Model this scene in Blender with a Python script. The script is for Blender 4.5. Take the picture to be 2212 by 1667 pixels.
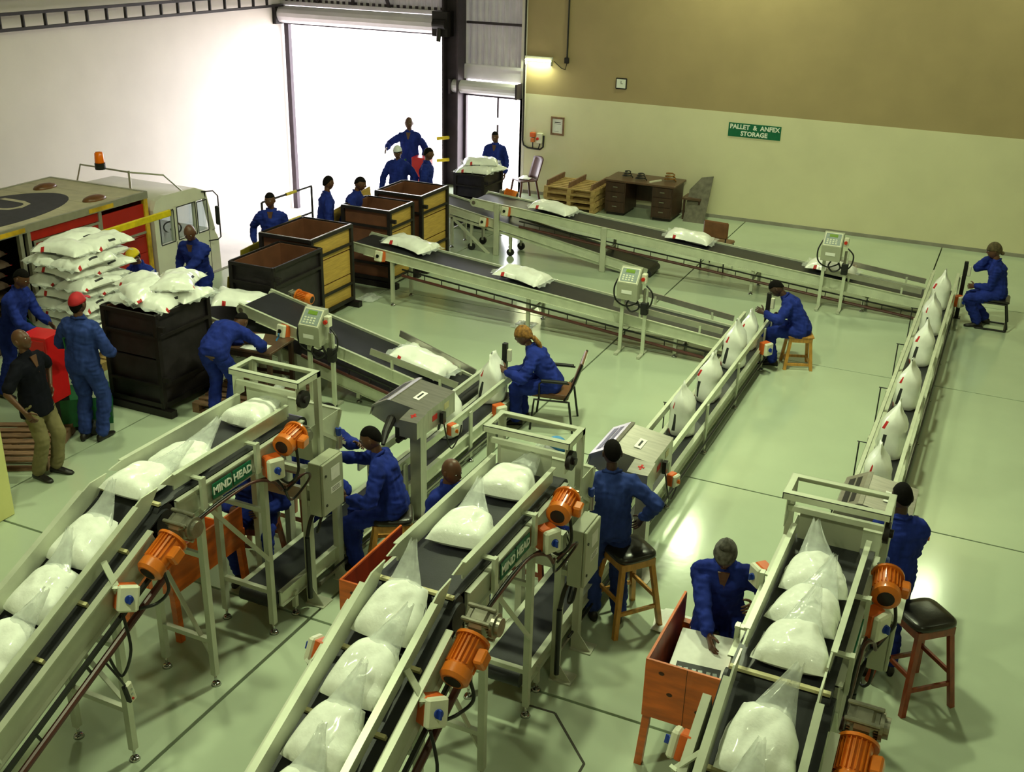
import bpy, bmesh, math, random
from mathutils import Vector, Matrix, noise
V = Vector
PI = math.pi
random.seed(11)
for o in list(bpy.data.objects): bpy.data.objects.remove(o)
SC = bpy.context.scene
COL = SC.collection

# ---------------------------------------------------------------- camera
cam_d = bpy.data.cameras.new('camera'); cam = bpy.data.objects.new('camera', cam_d); COL.objects.link(cam)
cam_d.sensor_width = 36.0; cam_d.sensor_fit = 'HORIZONTAL'
cam_d.lens = 2358.62/2212*36.0
cam_d.clip_start = .05; cam_d.clip_end = 400
pit, yaw, rol = math.radians(66.86256672), math.radians(24.36209423), math.radians(1.51031184)
cam.matrix_world = Matrix.Translation((0, 0, 5.7)) @ Matrix.Rotation(yaw, 4, 'Z') @ Matrix.Rotation(pit, 4, 'X') @ Matrix.Rotation(rol, 4, 'Z')
SC.camera = cam

# ---------------------------------------------------------------- exposure, sky, sun
SC.view_settings.view_transform = 'Standard'; SC.view_settings.look = 'None'
SC.view_settings.gamma = 1.0; SC.view_settings.use_curve_mapping = False
SC.view_settings.exposure = 0.0
wd = bpy.data.worlds.new('world'); SC.world = wd; wd.use_nodes = True
wn = wd.node_tree.nodes; wl = wd.node_tree.links
bg = wn['Background']
sky = wn.new('ShaderNodeTexSky'); sky.sky_type = 'HOSEK_WILKIE'; sky.turbidity = 6; sky.ground_albedo = .6
sky.sun_direction = V((-.5, .55, .67)).normalized()
mixc = wn.new('ShaderNodeMixRGB'); mixc.inputs[0].default_value = .72
mixc.inputs[2].default_value = (.95, .93, 1.0, 1)
wl.new(sky.outputs[0], mixc.inputs[1]); wl.new(mixc.outputs[0], bg.inputs[0])
bg.inputs[1].default_value = 14.0
sun_d = bpy.data.lights.new('sun', 'SUN'); sun_d.energy = 9.0; sun_d.angle = math.radians(1.2); sun_d.color = (1, .96, .9)
sun = bpy.data.objects.new('sun', sun_d); COL.objects.link(sun)
sun.rotation_euler = V((-.25, -.5, .83)).to_track_quat('Z', 'Y').to_euler()   # high sun behind the building: it lights only the yard
LAMPC = (.87, 1.0, .58)
LAMPS = [(-5.2, 21.0, 7.0), (-.1, 21.5, 7.2), (-2.6, 12.9, 7.9), (-3.6, 9.7, 7.9), (-9.5, 9.6, 7.9), (4.5, 9.5, 7.8), (-5.0, 3.0, 7.8), (1.5, 2.5, 7.8)]
LAMPW = [150, 90, 300, 330, 160, 25, 230, 70]

# ---------------------------------------------------------------- helpers
def lin(c):
    c = c/255.0
    return c/12.92 if c <= .04045 else ((c+.055)/1.055)**2.4
def rgb(r, g, b): return (lin(r), lin(g), lin(b), 1.0)
MATS = {}
def mat(name, col, rough=.5, metal=0.0, var=.12, scale=6.0, bump=0.0, bscale=None, coat=0.0, stretch=(1, 1, 1), emis=0.0):
    m = bpy.data.materials.new(name); m.use_nodes = True
    n = m.node_tree.nodes; l = m.node_tree.links
    b = n['Principled BSDF']
    b.inputs['Roughness'].default_value = rough; b.inputs['Metallic'].default_value = metal
    if coat: b.inputs['Coat Weight'].default_value = coat; b.inputs['Coat Roughness'].default_value = .12
    if emis:
        b.inputs['Emission Color'].default_value = col; b.inputs['Emission Strength'].default_value = emis
    tc = n.new('ShaderNodeTexCoord'); mp = n.new('ShaderNodeMapping'); mp.inputs['Scale'].default_value = stretch
    l.new(tc.outputs['Object'], mp.inputs[0])
    if var > 0:
        nz = n.new('ShaderNodeTexNoise'); nz.inputs['Scale'].default_value = scale; nz.inputs['Detail'].default_value = 6
        l.new(mp.outputs[0], nz.inputs['Vector'])
        cr = n.new('ShaderNodeValToRGB')
        cr.color_ramp.elements[0].position = .3; cr.color_ramp.elements[1].position = .7
        cr.color_ramp.elements[0].color = tuple(max(0, x*(1-var*1.6)) for x in col[:3])+(1,)
        cr.color_ramp.elements[1].color = tuple(min(1, x*(1+var)) for x in col[:3])+(1,)
        l.new(nz.outputs['Fac'], cr.inputs[0]); l.new(cr.outputs[0], b.inputs['Base Color'])
    else: b.inputs['Base Color'].default_value = col
    if bump > 0:
        nb = n.new('ShaderNodeTexNoise'); nb.inputs['Scale'].default_value = bscale or scale*4; nb.inputs['Detail'].default_value = 4
        l.new(mp.outputs[0], nb.inputs['Vector'])
        bp = n.new('ShaderNodeBump'); bp.inputs['Strength'].default_value = bump; bp.inputs['Distance'].default_value = .01
        l.new(nb.outputs['Fac'], bp.inputs['Height']); l.new(bp.outputs[0], b.inputs['Normal'])
    MATS[name] = m
    return m
M_ = mat
M_('floor_epoxy', rgb(182, 194, 170), .14, 0, .06, .7, .03, 14)
M_('joint', rgb(62, 58, 50), .8)
M_('wall_cream', rgb(225, 218, 185), .55, 0, .03, 1.5, .05, 60)
M_('wall_ochre', rgb(172, 150, 112), .6, 0, .04, 1.5, .05, 60)
M_('wall_white', rgb(225, 216, 208), .55, 0, .03, 1.2)
M_('column_yellow', rgb(214, 210, 140), .6, 0, .04, 2)
M_('concrete', rgb(150, 145, 135), .8, 0, .15, 3, .2)
M_('yard', rgb(215, 208, 200), .85, 0, .1, 1, .2)
M_('roof_steel', rgb(120, 118, 110), .6, 0, .1, 3)
M_('corrugated', rgb(196, 190, 188), .4, .3, .08, 3)
M_('dark_steel', rgb(62, 52, 60), .5, .3, .15, 5)
M_('shutter', rgb(232, 226, 234), .35, .2, .04, 3)
M_('frame_paint', rgb(192, 194, 176), .38, .15, .06, 5, .02)
M_('guard_paint', rgb(204, 208, 188), .35, .2, .07, 7, .02)
M_('stainless', rgb(178, 174, 166), .33, .75, .10, 5, .03, 90, stretch=(1, 6, 1))
M_('belt', rgb(40, 40, 46), .38, 0, .2, 5, .08, 120)
M_('belt_dark', rgb(28, 28, 34), .5, 0, .2, 6, .1, 90)
M_('cleat', rgb(205, 196, 150), .5, 0, .08, 10)
M_('rubber', rgb(20, 20, 22), .55, 0, .2, 10)
M_('cable', rgb(18, 17, 18), .4, 0, 0)
M_('pipe_red', rgb(78, 38, 34), .4, 0, .15, 8)
M_('orange', rgb(214, 112, 30), .32, 0, .1, 9, .02, coat=.4)
M_('orange_box', rgb(214, 96, 36), .4, 0, .06, 12)
M_('lid_cream', rgb(222, 220, 200), .4, 0, .04, 12)
M_('knob_blue', rgb(30, 60, 160), .4)
M_('knob_red', rgb(200, 40, 20), .4)
M_('alu_gear', rgb(150, 146, 132), .35, .75, .15, 12, .05)
M_('chrome', rgb(190, 190, 190), .12, 1, 0)
M_('green_sign', rgb(8, 104, 72), .35, 0, .05, 20)
M_('white_paint', rgb(238, 240, 234), .5, 0, .03, 20)
M_('paper', rgb(236, 236, 232), .7, 0, .03, 20)
M_('ink', rgb(40, 40, 44), .6, 0, 0)
M_('ink_red', rgb(190, 30, 30), .6, 0, 0)
M_('ply_orange', rgb(214, 100, 30), .42, 0, .22, 3, .05, 30, coat=.35, stretch=(1, 1, 5))
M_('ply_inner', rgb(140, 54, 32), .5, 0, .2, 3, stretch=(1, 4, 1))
M_('knot', rgb(70, 34, 14), .6, 0, .2, 30)
M_('ply_yellow', rgb(196, 158, 78), .5, 0, .12, 4, stretch=(4, 1, 12))
M_('ply_olive', rgb(150, 134, 40), .5, 0, .12, 4)
M_('ply_brown', rgb(112, 70, 52), .45, 0, .15, 4)
M_('crate_dark', rgb(46, 40, 46), .45, .2, .3, 5, .06)
M_('crate_frame', rgb(34, 28, 30), .5, .2, .2, 6)
M_('wood_stool', rgb(190, 134, 56), .4, 0, .18, 8, coat=.2, stretch=(4, 4, 1))
M_('wood_red', rgb(140, 58, 30), .38, 0, .2, 8, coat=.3, stretch=(4, 4, 1))
M_('leather', rgb(38, 34, 30), .28, 0, .2, 12, .05, 60)
M_('vinyl_brown', rgb(112, 72, 44), .35, 0, .15, 10)
M_('plastic_brown', rgb(78, 44, 40), .32, 0, .1, 10)
M_('tube_black', rgb(24, 22, 24), .35, .2, 0)
M_('pallet_wood', rgb(182, 150, 96), .7, 0, .2, 8, .1, 60, stretch=(1, 6, 1))
M_('pallet_old', rgb(132, 98, 76), .75, 0, .25, 8, .1, 60, stretch=(1, 6, 1))
M_('desk_wood', rgb(66, 42, 32), .4, 0, .2, 4, stretch=(4, 1, 1))
M_('desk_top', rgb(92, 66, 50), .35, 0, .15, 4, stretch=(1, 4, 1))
M_('skin', rgb(92, 58, 42), .42, 0, .1, 10)
M_('skin_dark', rgb(66, 42, 34), .42, 0, .1, 10)
M_('hair', rgb(16, 13, 13), .85, 0, .2, 60, .5, 160)
M_('overall', rgb(34, 48, 132), .85, 0, .24, 9, .35, 22, stretch=(1, 1, .45))
M_('overall_old', rgb(48, 64, 130), .88, 0, .28, 9, .35, 22, stretch=(1, 1, .45))
M_('shirt_black', rgb(14, 14, 26), .8, 0, .2, 8, .1, 40)
M_('khaki', rgb(122, 112, 82), .8, 0, .12, 8, .1, 40)
M_('shoe', rgb(26, 20, 20), .45, 0, .2, 12)
M_('cap_red', rgb(186, 24, 40), .7, 0, .1, 14)
M_('cap_yellow', rgb(226, 196, 20), .7, 0, .1, 14)
M_('cap_blue', rgb(60, 130, 190), .6, 0, .3, 10)
M_('cap_white', rgb(226, 228, 236), .7, 0, .05, 14)
M_('scarf_brown', rgb(140, 96, 42), .8, 0, .4, 30)
M_('scarf_grey', rgb(96, 92, 88), .8, 0, .4, 26)
M_('scarf_olive', rgb(84, 70, 44), .8, 0, .4, 26)
M_('truck_red', rgb(168, 34, 22), .35, 0, .08, 6)
M_('truck_roof', rgb(196, 184, 160), .7, 0, .1, 4)
M_('truck_logo', rgb(60, 56, 66), .7, 0, .12, 10)
M_('truck_alu', rgb(170, 168, 150), .4, .5, .08, 8)
M_('truck_yellow', rgb(200, 160, 30), .5, 0, .3, 5)
M_('cab_white', rgb(222, 220, 204), .28, 0, .04, 3, coat=.5)
M_('truck_inside', rgb(38, 28, 26), .8)
M_('sack_brown', rgb(82, 62, 52), .6, 0, .25, 6, .15, 20)
M_('jack_green', rgb(24, 92, 54), .45, .1, .15, 8)
M_('cabinet_red', rgb(206, 26, 30), .35, 0, .05, 8)
M_('paint_yellow', rgb(222, 196, 24), .45, 0, .15, 8)
M_('beacon', rgb(255, 118, 0), .2, 0, 0)
M_('lamp_glow', rgb(250, 255, 190), .4, 0, 0, emis=9.0)
M_('lamp_body', rgb(190, 190, 184), .5)
M_('lcd', rgb(120, 150, 60), .2)
M_('panel_grey', rgb(150, 160, 158), .25, 0, .1, 20)
M_('grey_cab', rgb(166, 168, 148), .45, 0, .05, 6, .04, 120)
M_('sack_white', rgb(246, 246, 243), .3, 0, .05, 7, .25, 22, coat=.35)
M_('sugar', rgb(250, 251, 246), .6, 0, .03, 30, .2, 60, coat=.45)
M_('cloth_grey', rgb(110, 104, 92), .8, 0, .2, 10)

for k_ in ('overall', 'overall_old', 'shirt_black', 'khaki', 'hair'): MATS[k_].node_tree.nodes['Principled BSDF'].inputs['Specular IOR Level'].default_value = .12
def sheet_mat():
    m = MATS['corrugated']; n = m.node_tree.nodes; l = m.node_tree.links
    tl = n.new('ShaderNodeBsdfTranslucent'); tl.inputs[0].default_value = (.75, .72, .76, 1)
    mx = n.new('ShaderNodeMixShader'); mx.inputs[0].default_value = .12
    b = n['Principled BSDF']; b.inputs['Metallic'].default_value = 0
    l.new(b.outputs[0], mx.inputs[1]); l.new(tl.outputs[0], mx.inputs[2]); l.new(mx.outputs[0], n['Material Output'].inputs[0])
sheet_mat()
def film_mat():
    m = bpy.data.materials.new('clear_film'); m.use_nodes = True
    n = m.node_tree.nodes; l = m.node_tree.links
    b = n['Principled BSDF']; b.inputs['Base Color'].default_value = (.82, .85, .84, 1); b.inputs['Roughness'].default_value = .18
    tr = n.new('ShaderNodeBsdfTransparent'); mx = n.new('ShaderNodeMixShader'); out = n['Material Output']
    nz = n.new('ShaderNodeTexNoise'); nz.inputs['Scale'].default_value = 9; nz.inputs['Detail'].default_value = 3
    tc = n.new('ShaderNodeTexCoord'); l.new(tc.outputs['Object'], nz.inputs['Vector'])
    mr = n.new('ShaderNodeMapRange'); mr.inputs[1].default_value = .3; mr.inputs[2].default_value = .7
    mr.inputs[3].default_value = .22; mr.inputs[4].default_value = .5
    bp = n.new('ShaderNodeBump'); bp.inputs['Strength'].default_value = .5; bp.inputs['Distance'].default_value = .02
    l.new(nz.outputs['Fac'], bp.inputs['Height']); l.new(bp.outputs[0], b.inputs['Normal'])
    l.new(nz.outputs['Fac'], mr.inputs[0]); l.new(mr.outputs[0], mx.inputs[0])
    l.new(tr.outputs[0], mx.inputs[1]); l.new(b.outputs[0], mx.inputs[2]); l.new(mx.outputs[0], out.inputs[0])
    MATS['clear_film'] = m
film_mat()
def glass_mat():
    m = bpy.data.materials.new('window_glass'); m.use_nodes = True
    n = m.node_tree.nodes; l = m.node_tree.links
    g = n.new('ShaderNodeBsdfGlossy'); g.inputs['Roughness'].default_value = .03
    tr = n.new('ShaderNodeBsdfTransparent'); tr.inputs[0].default_value = (.86, .9, .9, 1)
    mx = n.new('ShaderNodeMixShader'); mx.inputs[0].default_value = .12
    l.new(tr.outputs[0], mx.inputs[1]); l.new(g.outputs[0], mx.inputs[2]); l.new(mx.outputs[0], n['Material Output'].inputs[0])
    MATS['window_glass'] = m
glass_mat()

class MB:
    """collects shapes; build() links them as one mesh object"""
    def __init__(s): s.v = []; s.f = []; s.m = []
    def add(s, vs, fs, mi=0):
        k = len(s.v); s.v += [tuple(x) for x in vs]; s.f += [tuple(k+i for i in f) for f in fs]; s.m += [mi]*len(fs); return s
    def box(s, c, d, rot=None, mi=0, bev=0.0):
        hx, hy, hz = d[0]/2, d[1]/2, d[2]/2
        if bev > 0:
            b = min(bev, hx*.9, hy*.9, hz*.9)
            vs = []; 
            for sx in (-1, 1):
                for sy in (-1, 1):
                    for sz in (-1, 1):
                        vs += [V((sx*hx, sy*(hy-b), sz*(hz-b))), V((sx*(hx-b), sy*hy, sz*(hz-b))), V((sx*(hx-b), sy*(hy-b), sz*hz))]
            def I(sx, sy, sz, k): return ((sx > 0)*4+(sy > 0)*2+(sz > 0))*3+k
            fs = []
            for a in (-1, 1):
                fs.append([I(a, -1, -1, 0), I(a, a, -1, 0) if 0 else I(a, 1, -1, 0), I(a, 1, 1, 0), I(a, -1, 1, 0)])
                fs.append([I(-1, a, -1, 1), I(1, a, -1, 1), I(1, a, 1, 1), I(-1, a, 1, 1)])
                fs.append([I(-1, -1, a, 2), I(1, -1, a, 2), I(1, 1, a, 2), I(-1, 1, a, 2)])
                for c_ in (-1, 1):
                    fs.append([I(a, c_, -1, 0), I(a, c_, 1, 0), I(a, c_, 1, 1), I(a, c_, -1, 1)])
                    fs.append([I(a, -1, c_, 0), I(a, 1, c_, 0), I(a, 1, c_, 2), I(a, -1, c_, 2)])
                    fs.append([I(-1, a, c_, 1), I(1, a, c_, 1), I(1, a, c_, 2), I(-1, a, c_, 2)])
                    for e in (-1, 1): fs.append([I(a, c_, e, 0), I(a, c_, e, 1), I(a, c_, e, 2)])
        else:
            vs = [V((x*hx, y*hy, z*hz)) for x in (-1, 1) for y in (-1, 1) for z in (-1, 1)]
            fs = [(0, 1, 3, 2), (4, 6, 7, 5), (0, 4, 5, 1), (2, 3, 7, 6), (0, 2, 6, 4), (1, 5, 7, 3)]
        if rot is not None: vs = [rot @ x for x in vs]
        return s.add([x+V(c) for x in vs], fs, mi)
    def bb(s, a, b, mi=0, bev=0):   # box from min corner to max corner
        a, b = V(a), V(b); return s.box((a+b)/2, b-a, None, mi, bev)
    def beam(s, p0, p1, w, h, up=(0, 0, 1), mi=0, bev=0):
        p0, p1 = V(p0), V(p1); d = p1-p0; L = d.length; d.normalize(); u = V(up)
        if abs(d.dot(u)) > .99: u = V((0, 1, 0))
        x = d.cross(u).normalized(); z = x.cross(d)
        R = Matrix((x, d, z)).transposed()
        return s.box((p0+p1)/2, (w, L, h), R, mi, bev)
    def tube(s, pts, r, n=8, mi=0, cap=True):
        pts = [V(p) for p in pts]; rs = r if isinstance(r, (list, tuple)) else [r]*len(pts)
        k = len(s.v); u = None
        for i, p in enumerate(pts):
            d = (pts[min(i+1, len(pts)-1)]-pts[max(i-1, 0)])
            if d.length < 1e-6: d = V((0, 0, 1))
            d.normalize()
            if u is None: u = V((0, 0, 1)) if abs(d.z) < .9 else V((1, 0, 0))
            x = (u-d*u.dot(d))
            if x.length < 1e-4: x = d.orthogonal()
            x.normalize(); u = x; y = d.cross(x)
            for j in range(n):
                a = 2*PI*j/n; s.v.append(tuple(p+x*math.cos(a)*rs[i]+y*math.sin(a)*rs[i]))
        for i in range(len(pts)-1):
            for j in range(n):
                s.f.append((k+i*n+j, k+i*n+(j+1) % n, k+(i+1)*n+(j+1) % n, k+(i+1)*n+j)); s.m.append(mi)
        if cap:
            s.f.append(tuple(k+j for j in range(n))[::-1]); s.m.append(mi)
            s.f.append(tuple(k+(len(pts)-1)*n+j for j in range(n))); s.m.append(mi)
        return s
    def cyl(s, p0, p1, r0, r1=None, n=16, mi=0): return s.tube([p0, p1], [r0, r0 if r1 is None else r1], n, mi)
    def capsule(s, p0, p1, r0, r1, n=12, k=3):
        p0, p1 = V(p0), V(p1); d = (p1-p0)
        if d.length < 1e-5: d = V((0, 0, 1e-4))
        d.normalize(); pts = []; rs = []
        for i in range(k+1):
            a = PI/2*i/k; pts.append(p0-d*r0*math.cos(a)); rs.append(max(r0*math.sin(a), 1e-3))
        for i in range(k+1):
            a = PI/2*i/k; pts.append(p1+d*r1*math.sin(a)); rs.append(max(r1*math.cos(a), 1e-3))
        return s.tube(pts, rs, n)
    def loft(s, rings, mi=0, cap=True, closed=True):
        n = len(rings[0]); k = len(s.v)
        for r in rings: s.v += [tuple(p) for p in r]
        for i in range(len(rings)-1):
            for j in range(n if closed else n-1):
                s.f.append((k+i*n+j, k+i*n+(j+1) % n, k+(i+1)*n+(j+1) % n, k+(i+1)*n+j)); s.m.append(mi)
        if cap:
            s.f.append(tuple(k+j for j in range(n))[::-1]); s.m.append(mi)
            s.f.append(tuple(k+(len(rings)-1)*n+j for j in range(n))); s.m.append(mi)
        return s
    def ell(s, c, r, n=12, m=8, rot=None, mi=0):
        rings = []
        for i in range(m+1):
            a = -PI/2+PI*i/m; ra = max(math.cos(a), .02)
            ring = []
            for j in range(n):
                b = 2*PI*j/n; p = V((r[0]*ra*math.cos(b), r[1]*ra*math.sin(b), r[2]*math.sin(a)))
                if rot is not None: p = rot @ p
                ring.append(p+V(c))
            rings.append(ring)
        return s.loft(rings, mi)
    def prism(s, poly, p_off, mi=0):   # poly: list of 3d points, extruded by vector p_off
        n = len(poly); o = V(p_off); a = [V(p) for p in poly]
        return s.add(a+[p+o for p in a], [tuple(range(n))[::-1], tuple(range(n, 2*n))]+[(i, (i+1) % n, n+(i+1) % n, n+i) for i in range(n)], mi)
    def xf(s, M):
        s.v = [tuple(M @ V(p)) for p in s.v]; return s
    def mesh(s, name, mats, smooth=False):
        me = bpy.data.meshes.new(name); me.from_pydata(s.v, [], s.f)
        for m in (mats if isinstance(mats, (list, tuple)) else [mats]): me.materials.append(MATS[m])
        me.polygons.foreach_set('material_index', s.m)
        if smooth: me.polygons.foreach_set('use_smooth', [True]*len(s.f))
        bm = bmesh.new(); bm.from_mesh(me); bmesh.ops.recalc_face_normals(bm, faces=bm.faces); bm.to_mesh(me); bm.free()
        me.update(); return me
    def build(s, name, mats, parent=None, smooth=False, label=None, loc=None):
        me = s.mesh(name, mats, smooth); return link(name, me, parent, label, loc)
def link(name, me, parent=None, label=None, loc=None, rot=None):
    o = bpy.data.objects.new(name, me); COL.objects.link(o)
    if parent is not None: o.parent = parent
    if label: o['label'] = label
    if loc is not None: o.location = loc
    if rot is not None: o.rotation_euler = rot
    return o
def smooth_angle(o, ang=40):
    me = o.data; me.polygons.foreach_set('use_smooth', [True]*len(me.polygons))
    try: me.set_sharp_from_angle(angle=math.radians(ang))
    except Exception: pass
    return o
def thing(name, label, cat, loc=(0, 0, 0), rz=0.0, group=None, rot=None):
    o = bpy.data.objects.new(name, None); COL.objects.link(o); o.empty_display_size = .1
    o.location = loc; o.rotation_euler = rot if rot is not None else (0, 0, rz)
    o['label'] = label; o['category'] = cat
    if group: o['group'] = group
    return o
def tag(o, label, cat, group=None):
    o['label'] = label; o['category'] = cat
    if group: o['group'] = group
    return o
def struct(o): o['kind'] = 'structure'; return o
def kids(o): return [c for c in bpy.data.objects if c.parent == o]
def dup(root, loc, rz=0.0, label=None, group=None, rot=None):
    r = root.copy(); COL.objects.link(r); r.location = loc; r.rotation_euler = rot if rot is not None else (0, 0, rz)
    if label: r['label'] = label
    if group: r['group'] = group
    for ch in CH.get(root.name, None) or kids(root):
        c = ch.copy(); COL.objects.link(c); c.parent = r
        for g in kids(ch):
            d = g.copy(); COL.objects.link(d); d.parent = c
    return r
CH = {}
def text_mesh(txt, size, extrude=.002, bold=.0):
    cu = bpy.data.curves.new('t', 'FONT'); cu.body = txt; cu.size = size; cu.extrude = extrude; cu.offset = bold
    cu.align_x = 'CENTER'; cu.align_y = 'CENTER'; cu.resolution_u = 2
    o = bpy.data.objects.new('t', cu); COL.objects.link(o)
    dg = bpy.context.evaluated_depsgraph_get(); me = bpy.data.meshes.new_from_object(o.evaluated_get(dg))
    bpy.data.objects.remove(o); bpy.data.curves.remove(cu); return me
# ================================================================ room
YW = 22.4
# yard and dock pit ground
MB().bb((-60, -6, -1.4), (30, 80, -1.15)).build('ground', 'yard')['kind'] = 'structure'
# floor: slabs with recessed joints
fl = struct(MB().bb((-12.1, -4, -1.2), (8, 22.6, -.1)).build('floor', 'joint'))
xs_ = [-12.1, -9.05, -4.88, -.98, 2.95, 8]; ys_ = [-4, 2.5, 6.6, 10.74, 14.88, 18.85, 22.6]
for i in range(5):
    for j in range(6):
        g = .011 if j > 1 else .016
        MB().bb((xs_[i]+(g if i else 0), ys_[j]+g, -.1), (xs_[i+1]-g, ys_[j+1]-g, 0), 0, .002).build('slab', 'floor_epoxy', fl)
# repair joint cut around the drop pit under the middle line
oc = [(-2.74, 6.59), (-2.74, 6.40), (-2.46, 6.41), (-2.05, 5.99), (-2.05, 5.2), (-2.6, 4.6), (-3.3, 4.6)]
m = MB()
for a, b in zip(oc[:-1], oc[1:]):
    m.beam((a[0], a[1], .0005), (b[0], b[1], .0005), .02, .003)
struct(m.build('trim_1', 'joint'))

def corrugated(name, x0, x1, z0, z1, y, parent=None):
    n = int((x1-x0)/.04); vs = []; fs = []
    for i in range(n+1):
        x = x0+(x1-x0)*i/n; dy = .018 if (i//2) % 2 else -.018
        vs += [(x, y+dy, z0), (x, y+dy, z1), (x, y+dy+.004, z0), (x, y+dy+.004, z1)]
    for i in range(n):
        a = 4*i; b = a+4
        fs += [(a, b, b+1, a+1), (a+2, a+3, b+3, b+2)]
    return MB().add(vs, fs).build(name, 'corrugated', parent)

wb = struct(MB().bb((-10.07, YW, -.1), (8.2, YW+.25, 2.2), 0).bb((-10.07, YW+.002, 2.2), (8.2, YW+.25, 9), 1).build('wall_back', ['wall_cream', 'wall_ochre']))
struct(MB().bb((-16.65, -4, -1.15), (-16.4, YW+.2, 9)).build('wall_left', 'wall_white'))
struct(MB().bb((8, -4.2, -.1), (8.25, YW+.2, 9)).build('wall_right', 'wall_cream'))
struct(MB().bb((-16.6, -4.25, -1.15), (8.2, -4, 9)).build('wall_front', 'wall_cream'))
ceil = struct(MB().bb((-16.6, -4.2, 9), (8.2, YW+.2, 9.15)).build('ceiling', 'roof_steel'))
# upper wall over the doors
wd_ = struct(MB().bb((-16.4, YW+.1, 3.78), (-11.9, YW+.14, 3.86)).build('wall_door', 'dark_steel'))
struct(corrugated('sheet', -16.4, -11.95, 3.7, 9, YW+.1, wd_)); 
struct(corrugated('sheet', -11.55, -10.07, 2.69, 9, YW+.1, wd_))
for z in (3.58, 5.2): MB().bb((-11.47, YW+.0, z), (-10.07, YW+.06, z+.05)).build('purlin', 'dark_steel', wd_)
for x, dx in ((-15.4, .35), (-14.4, 0), (-13.4, -.35)):
    MB().beam((x, YW+.02, 3.72), (x+dx, YW+.02, 4.6), .06, .06).build('strut', 'dark_steel', wd_)
MB().bb((-16.4, YW-.02, 3.72), (-11.9, YW+.08, 3.8)).build('lintel', 'shutter', wd_)
MB().bb((-11.55, YW+.01, 2.4), (-10.07, YW+.13, 2.69)).bb((-11.5, YW-.02, 2.66), (-10.07, YW+.14, 2.72)).build('header_panel', 'shutter', wd_)
# big roller door
d1 = struct(MB().bb((-16.32, YW-.02, -1.15), (-16.2, YW+.1, 3.4)).bb((-12.02, YW-.02, -1.15), (-11.93, YW+.1, 3.4)).build('door_1', 'dark_steel'))
def roll(nm, x0, x1, zc, r, par):
    rings = []
    for x in (x0, x1):
        ring = []
        for k in range(28):
            a = 2*PI*k/28; rr = r*(1+.03*(k % 2)); ring.append((x, YW-.12+rr*math.cos(a), zc+rr*math.sin(a)))
        rings.append(ring)
    return MB().loft(rings).build(nm, 'shutter', par)
roll('shutter_roll', -16.3, -12.05, 3.52, .19, d1)
MB().bb((-16.42, YW-.34, 3.3), (-16.3, YW+.05, 3.74)).bb((-12.1, YW-.42, 3.3), (-11.72, YW-.02, 3.82)).build('bracket', 'crate_frame', d1)
MB().cyl((-12.05, YW-.44, 3.56), (-11.75, YW-.44, 3.56), .1).cyl((-11.9, YW-.44, 3.56), (-11.9, YW-.5, 3.2), .05).build('winch', 'crate_frame', d1)
MB().bb((-16.2, YW-.06, 3.29), (-12.0, YW+.0, 3.35)).build('bottom_bar', 'dark_steel', d1)
# small roller door
d2 = struct(MB().bb((-11.55, YW-.01, 0), (-11.46, YW+.08, 2.4)).bb((-10.12, YW-.01, 0), (-10.07, YW+.08, 2.1)).bb((-11.5, YW-.01, 2.04), (-10.07, YW+.08, 2.09)).build('door_2', 'dark_steel'))
roll('shutter_roll', -11.72, -10.12, 2.24, .14, d2)
MB().bb((-11.76, YW-.3, 2.08), (-11.71, YW, 2.4)).bb((-10.12, YW-.3, 2.08), (-10.08, YW, 2.4)).build('bracket', 'dark_steel', d2)
MB().bb((-10.7, YW+.02, 0), (-10.66, YW+.05, 1.45)).bb((-10.7, YW+.02, 1.6), (-10.66, YW+.05, 2.05)).build('centre_post', 'dark_steel', d2)
# steel column between the doors
struct(MB().bb((-11.92, YW-.3, 0), (-11.88, YW+.1, 9)).bb((-11.56, YW-.3, 0), (-11.52, YW+.1, 9)).bb((-11.9, YW-.12, 0), (-11.54, YW-.08, 9)).build('trim_2', 'dark_steel'))
# yellowish concrete pillar at the left of the picture
struct(MB().bb((-9.1, 6.28, 0), (-8.57, 6.74, 9), 0, .01).build('trim_3', 'column_yellow'))
# door-side return of the cream wall
struct(MB().bb((-10.13, YW-.01, 0), (-10.0, YW+.26, 9), 0, .005).build('trim_4', 'wall_white'))
struct(MB().bb((-10.0, YW-.015, 0), (8, YW, .07)).build('baseboard_back', 'concrete'))
# dock pit edge kerb
struct(MB().bb((-12.16, -4, -1.15), (-12.08, 22.4, .004)).build('trim_5', 'concrete'))

# cable ladder along the left wall
t = thing('cable_ladder', 'long dark steel cable ladder running high along the white wall above the truck', 'cable ladder', (-16.2, 9, 3.7))
for dz in (0, .26): MB().bb((-.04, -12, dz), (.04, 13.2, dz+.05)).build('rail', 'crate_frame', t)
for k in range(50): MB().bb((-.03, -11.9+k*.5, .04), (.03, -11.87+k*.5, .27)).build('rung', 'crate_frame', t)
t = thing('roof_beam', 'dark olive steel beam under the roof above the cable ladder', 'beam', (-16.1, 9, 4.3))
MB().bb((-.15, -12, 0), (.15, 13.2, .03)).bb((-.15, -12, .3), (.15, 13.2, .33)).bb((-.02, -12, .03), (.02, 13.2, .3)).build('web', 'dark_steel', t)

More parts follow.
